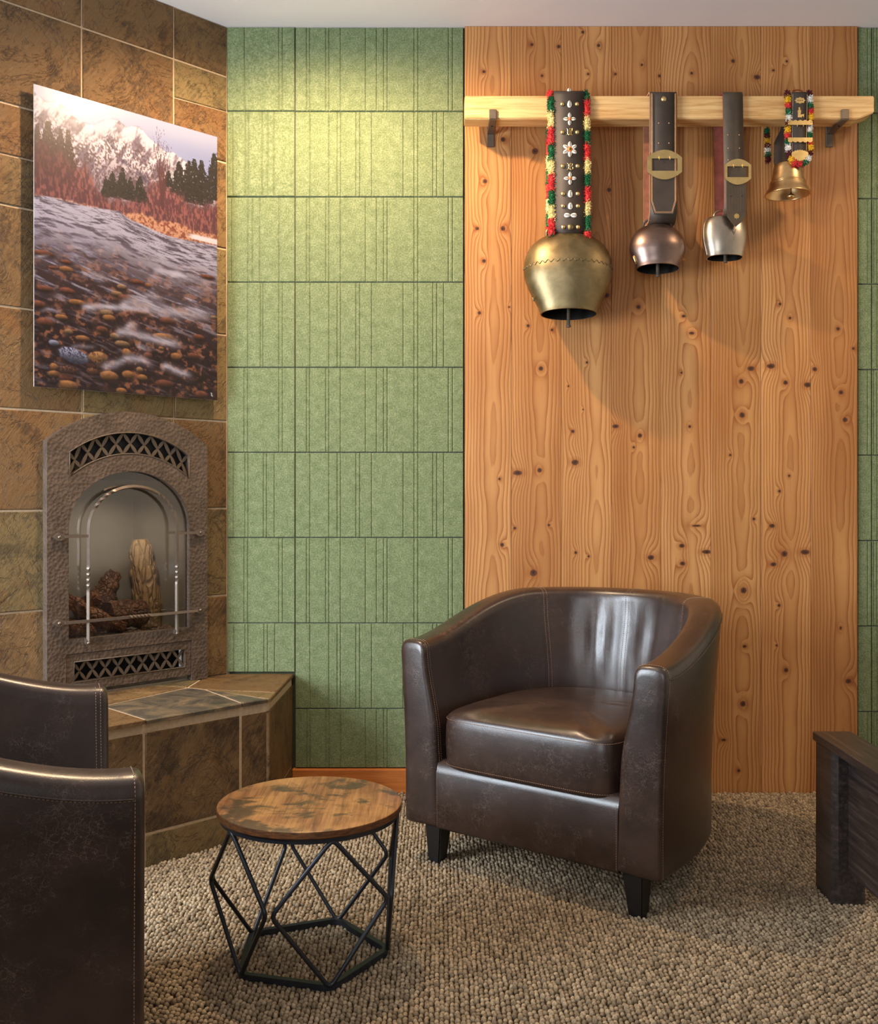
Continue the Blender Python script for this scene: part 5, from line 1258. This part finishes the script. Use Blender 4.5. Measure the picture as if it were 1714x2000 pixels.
def build_chair(label, loc, rotz):
    t = thing('armchair', label, 'armchair', loc, rotz, 'brown leather tub chairs')
    bm = bmesh.new(); R = [[bm.verts.new(spt(i, j)) for j in range(SECN)] for i in range(NU+1)]
    for A, B in zip(R, R[1:]):
        for j in range(SECN-1): bm.faces.new((A[j], A[j+1], B[j+1], B[j]))
    for e, ri in ((0, R[0]), (1, R[-1])):                 # padded front faces of the arms
        c = sum((v.co for v in ri), Vector())/SECN
        prev = ri
        for k, (dy, sc) in enumerate(((-0.006, 0.985), (-0.012, 0.94), (-0.0155, 0.84), (-0.017, 0.6))):
            cur = []
            for v in ri:
                q = v.co.copy(); q.x = c.x+(q.x-c.x)*(1-(1-sc)*1.0) ; q.z = c.z+(q.z-c.z)*(1-(1-sc)*0.30); q.y = v.co.y+dy; cur.append(bm.verts.new(q))
            for j in range(SECN): bm.faces.new((prev[j], prev[(j+1) % SECN], cur[(j+1) % SECN], cur[j]))
            prev = cur
        bm.faces.new(prev)
    obj('tub_shell', bm, M_LEATHER, t, smooth=True)
    # front rail with softly padded top
    bm = bmesh.new(); xr = CA-0.112; prof = [(0.07, 0.116), (-0.006, 0.114), (-0.012, 0.122), (-0.014, 0.20), (-0.013, 0.27), (-0.006, 0.297), (0.010, 0.305), (0.07, 0.305)]
    RR = [[bm.verts.new((xr*(-1+2*k/16), y+0.003*math.cos((-1+2*k/16)*PI/2), z)) for y, z in prof] for k in range(17)]
    for A, B in zip(RR, RR[1:]):
        for j in range(len(prof)-1): bm.faces.new((A[j], A[j+1], B[j+1], B[j]))
    obj('front_rail', bm, M_LEATHER, t, smooth=True)
    # base under the seat
    inner = [(OUT[i][0]-NOR[i][0]*0.06, OUT[i][1]-NOR[i][1]*0.06) for i in range(0, NU+1, 4)]
    obj('seat_base', prism([(max(-0.33, min(0.33, x)), max(0.02, y)) for x, y in inner], 0.118, 0.275, lambda x, y, z: Vector((x, y, z))), M_LEATHER, t)
    # cushion
    def plan(n=96):
        pts = []; wf, df, db = 0.270, -0.026, 0.552
        N = 2.9
        for k in range(n):
            a = 2*PI*k/n; c, s = math.cos(a), math.sin(a); y0 = 0.262; ry = (db-y0) if s > 0 else (y0-df); p = 2.5 if s > 0 else 9.0
            pts.append((wf*math.copysign(abs(c)**(2/p), c)*(1-0.06*max(0, s)), y0+ry*math.copysign(abs(s)**(2/p), s)))
        return pts
    PL = plan(); c0 = (0.0, 0.26); nP = len(PL); bm = bmesh.new(); rings = []
    lev = [(0.90, 0.288), (0.965, 0.290), (0.988, 0.296), (0.993, 0.301), (1.0, 0.32), (1.006, 0.36), (1.003, 0.405), (0.992, 0.428), (0.984, 0.4345), (0.974, 0.4375), (0.955, 0.443), (0.90, 0.450), (0.8, 0.455), (0.65, 0.459), (0.45, 0.462), (0.25, 0.463), (0.08, 0.463)]
    for s, z in lev:
        ring = []
        for k, (x, y) in enumerate(PL):
            zz_ = z
            if s < 0.96 and z > 0.43:
                zz_ += 0.0035*math.sin(x*52+math.sin(y*30)*1.2)*sst(0.10, -0.02, y*s)*sst(0.2, 0.9, s)-0.004*math.exp(-((x*s-0.05-(y-0.2)*0.6)/0.018)**2)*sst(0.05, 0.2, y*s)
            ring.append(bm.verts.new((c0[0]+(x-c0[0])*s, c0[1]+(y-c0[1])*s, zz_)))
        rings.append(ring)
    for A, B in zip(rings, rings[1:]):
        for j in range(nP): bm.faces.new((A[j], A[(j+1) % nP], B[(j+1) % nP], B[j]))
    bm.faces.new(rings[-1]); bm.faces.new(rings[0][::-1])
    cush = obj('seat_cushion', bm, M_LEATHER, t, smooth=True)
    # stitching: short thread dashes along every seam
    def dashes(bm, pts, r=0.00062, st=0.0062, gap=0.4):
        P = [Vector(p) for p in pts]; L = [0.0]
        for a, b in zip(P, P[1:]): L.append(L[-1]+(b-a).length)
        def at_(d):
            d = min(max(d, 0), L[-1])
            j = 0
            lo, hi = 0, len(L)-1
            while hi-lo > 1:
                mid = (lo+hi)//2
                if L[mid] <= d: lo = mid
                else: hi = mid
            return P[lo].lerp(P[lo+1], (d-L[lo])/max(1e-9, L[lo+1]-L[lo]))
        d = 0.0
        while d+st < L[-1]:
            tube(bm, [at_(d), at_(d+st*(1-gap))], r, 4); d += st
    bm = bmesh.new()
    for c in (0.315, 0.5, 0.685):
        i = int(round(c*NU))
        for off in (-0.0055, 0.0055):
            pts = []
            for j in range(12, SECN-4):
                p = spt(i, j, 0.0); nx, ny = NOR[i]; tx_, ty_ = ny, -nx
                lift = 0.0022 if j >= 20 else 0.0
                pts.append(p+Vector((tx_*off, ty_*off, 0.0006 if j < 20 else 0))-Vector((nx, ny, 0))*lift)
            dashes(bm, pts)
    for i, sg in ((0, -1), (NU, 1)):
        dashes(bm, [spt(i, j)+Vector((0, -0.0005, 0))+Vector(((NOR[i][0])*0.0008*(1 if j < 15 else -1), 0, 0.0006 if 9 < j < 20 else 0)) for j in range(2, SECN-1)])
        dashes(bm, [spt(i, j)+Vector((0, 0.009, 0))+Vector(((NOR[i][0])*0.0009*(1 if j < 15 else -1), 0, 0.0007 if 9 < j < 20 else 0)) for j in range(16, SECN-1)])
    dashes(bm, [spt(i, 10)+Vector((NOR[i][0]*0.001, NOR[i][1]*0.001, 0)) for i in range(0, NU+1)])
    for s in (-1, 1): dashes(bm, [(s*(xr-0.004), -0.0145, z) for z in (0.125, 0.2, 0.27, 0.292)])
    obj('stitching', bm, M_THREAD, t)
    bm = bmesh.new()
    for zl, sc in ((0.4275, 0.997), (0.302, 0.999)):
        dashes(bm, [(c0[0]+(PL[k % nP][0]-c0[0])*sc, c0[1]+(PL[k % nP][1]-c0[1])*sc-0.001, zl) for k in range(nP//2, nP+1)])
    obj('cushion_stitching', bm, M_THREAD, cush)
    obj('top_piping', tube(bmesh.new(), [spt(i, 10)+Vector((NOR[i][0]*0.0002, NOR[i][1]*0.0002, 0.002)) for i in range(NU+1)], 0.0022, 6), M_LEATHER, t, smooth=True)
    for x, y in ((-0.308, 0.035), (0.308, 0.035), (-0.225, 0.535), (0.225, 0.535)):
        bm = bmesh.new(); q = 0.0285; p_ = 0.0185
        A = [bm.verts.new((a*p_+(0.004 if x > 0 else -0.004), b*p_, 0.0)) for a, b in ((-1, -1), (1, -1), (1, 1), (-1, 1))]; B = [bm.verts.new((a*q, b*q, 0.122)) for a, b in ((-1, -1), (1, -1), (1, 1), (-1, 1))]
        for j in range(4): bm.faces.new((A[j], A[(j+1) % 4], B[(j+1) % 4], B[j]))
        bm.faces.new(A[::-1]); bm.faces.new(B); bmesh.ops.bevel(bm, geom=bm.edges[:], offset=0.003, segments=2, affect='EDGES')
        obj('leg', bm, M_BLACKWOOD, t, loc=(x, y, 0))
    return t
rot1 = math.atan2(-0.6, 0.8)
chair1 = build_chair('dark brown leather tub armchair facing us before the plank wall', (0.224, 2.655, 0.0), rot1)
chair2 = copy_tree(chair1)
b2v = Vector((-0.925, -0.38)).normalized()
chair2.location = (-0.600, 1.850, 0.0); chair2.rotation_euler = (0, 0, math.atan2(b2v.y, b2v.x)-PI/2)
chair2['label'] = 'dark brown leather tub armchair cut off by the left edge, its side towards us'

# ---------------------------------------------------------------- side table
tb = thing('side_table', 'small round rustic-wood side table on a black wire diamond frame', 'table', (-0.291, 2.272, 0.0))
TH = 0.356
bm = bmesh.new(); lathe(bm, [(0.0001, TH), (0.203, TH), (0.2055, TH-0.0012), (0.2055, TH-0.003), (0.0001, TH-0.003)], 96)
obj('tabletop', bm, M_TABLE, tb, auto=35)
bm = bmesh.new(); lathe(bm, [(0.19, TH-0.0025), (0.2062, TH-0.0025), (0.2065, TH-0.005), (0.2065, TH-0.0145), (0.205, TH-0.0165), (0.19, TH-0.0165), (0.19, TH-0.0025)], 96)
obj('table_edge', bm, M_TEDGE, tb, auto=35)
bm = bmesh.new(); lathe(bm, [(0.186, TH-0.0165), (0.200, TH-0.0165), (0.200, TH-0.028), (0.186, TH-0.028), (0.186, TH-0.0165)], 72)
obj('top_ring', bm, M_BLACK, tb, auto=35)
a0 = math.radians(3)
pv = [Vector((0.176*math.cos(a0+2*PI*k/5), 0.176*math.sin(a0+2*PI*k/5), 0.0165)) for k in range(5)]
obj('base_ring', tube(bmesh.new(), fillet(pv, 0.02, 5, True), 0.0078, closed=True, section=[(0.85, 0.85), (-0.85, 0.85), (-0.85, -0.85), (0.85, -0.85)]), M_BLACK, tb, auto=35)
for k in range(5):
    a = a0+2*PI*k/5; pol = lambda r, q, z: Vector((r*math.cos(q), r*math.sin(q), z)); e = 0.024
    pts = [pol(0.197, a, TH-0.022), pol(0.222, a+PI/5-e, 0.188), pol(0.174, a, 0.014), pol(0.222, a-PI/5+e, 0.186)]
    obj('diamond_rod', tube(bmesh.new(), fillet(pts, 0.016, 5, True), 0.0050, 8, closed=True), M_BLACK, tb, smooth=True)

# ---------------------------------------------------------------- low dark console at the right edge
cs = thing('console_table', 'low narrow espresso-stained wooden console with block legs at the right edge', 'table', (1.04, 2.2, 0))
co_ = Vector((1.04, 2.2, 0)); ch = 0.418
def cbox(name, x0, x1, y0, y1, z0, z1, bev=0.002): return obj(name, box(x0-co_.x, x1-co_.x, y0-co_.y, y1-co_.y, z0, z1, bev=bev, seg=1), M_ESPRESSO, cs)
cbox('console_top', 0.995, 1.097, 1.70, 2.683, ch-0.023, ch)
for y0, y1 in ((2.556, 2.672), (1.71, 1.82)):
    bm = bmesh.new(); pr = [(1.0, y0+0.014), (1.014, y0), (1.081, y0), (1.081, y1), (1.0, y1)]
    obj('leg', prism([(x-co_.x, y-co_.y) for x, y in pr], 0.0, ch-0.024, lambda x, y, z: Vector((x, y, z))), M_ESPRESSO, cs); bm.free()
cbox('apron', 1.0375, 1.058, 1.82, 2.556, 0.090, ch-0.024)
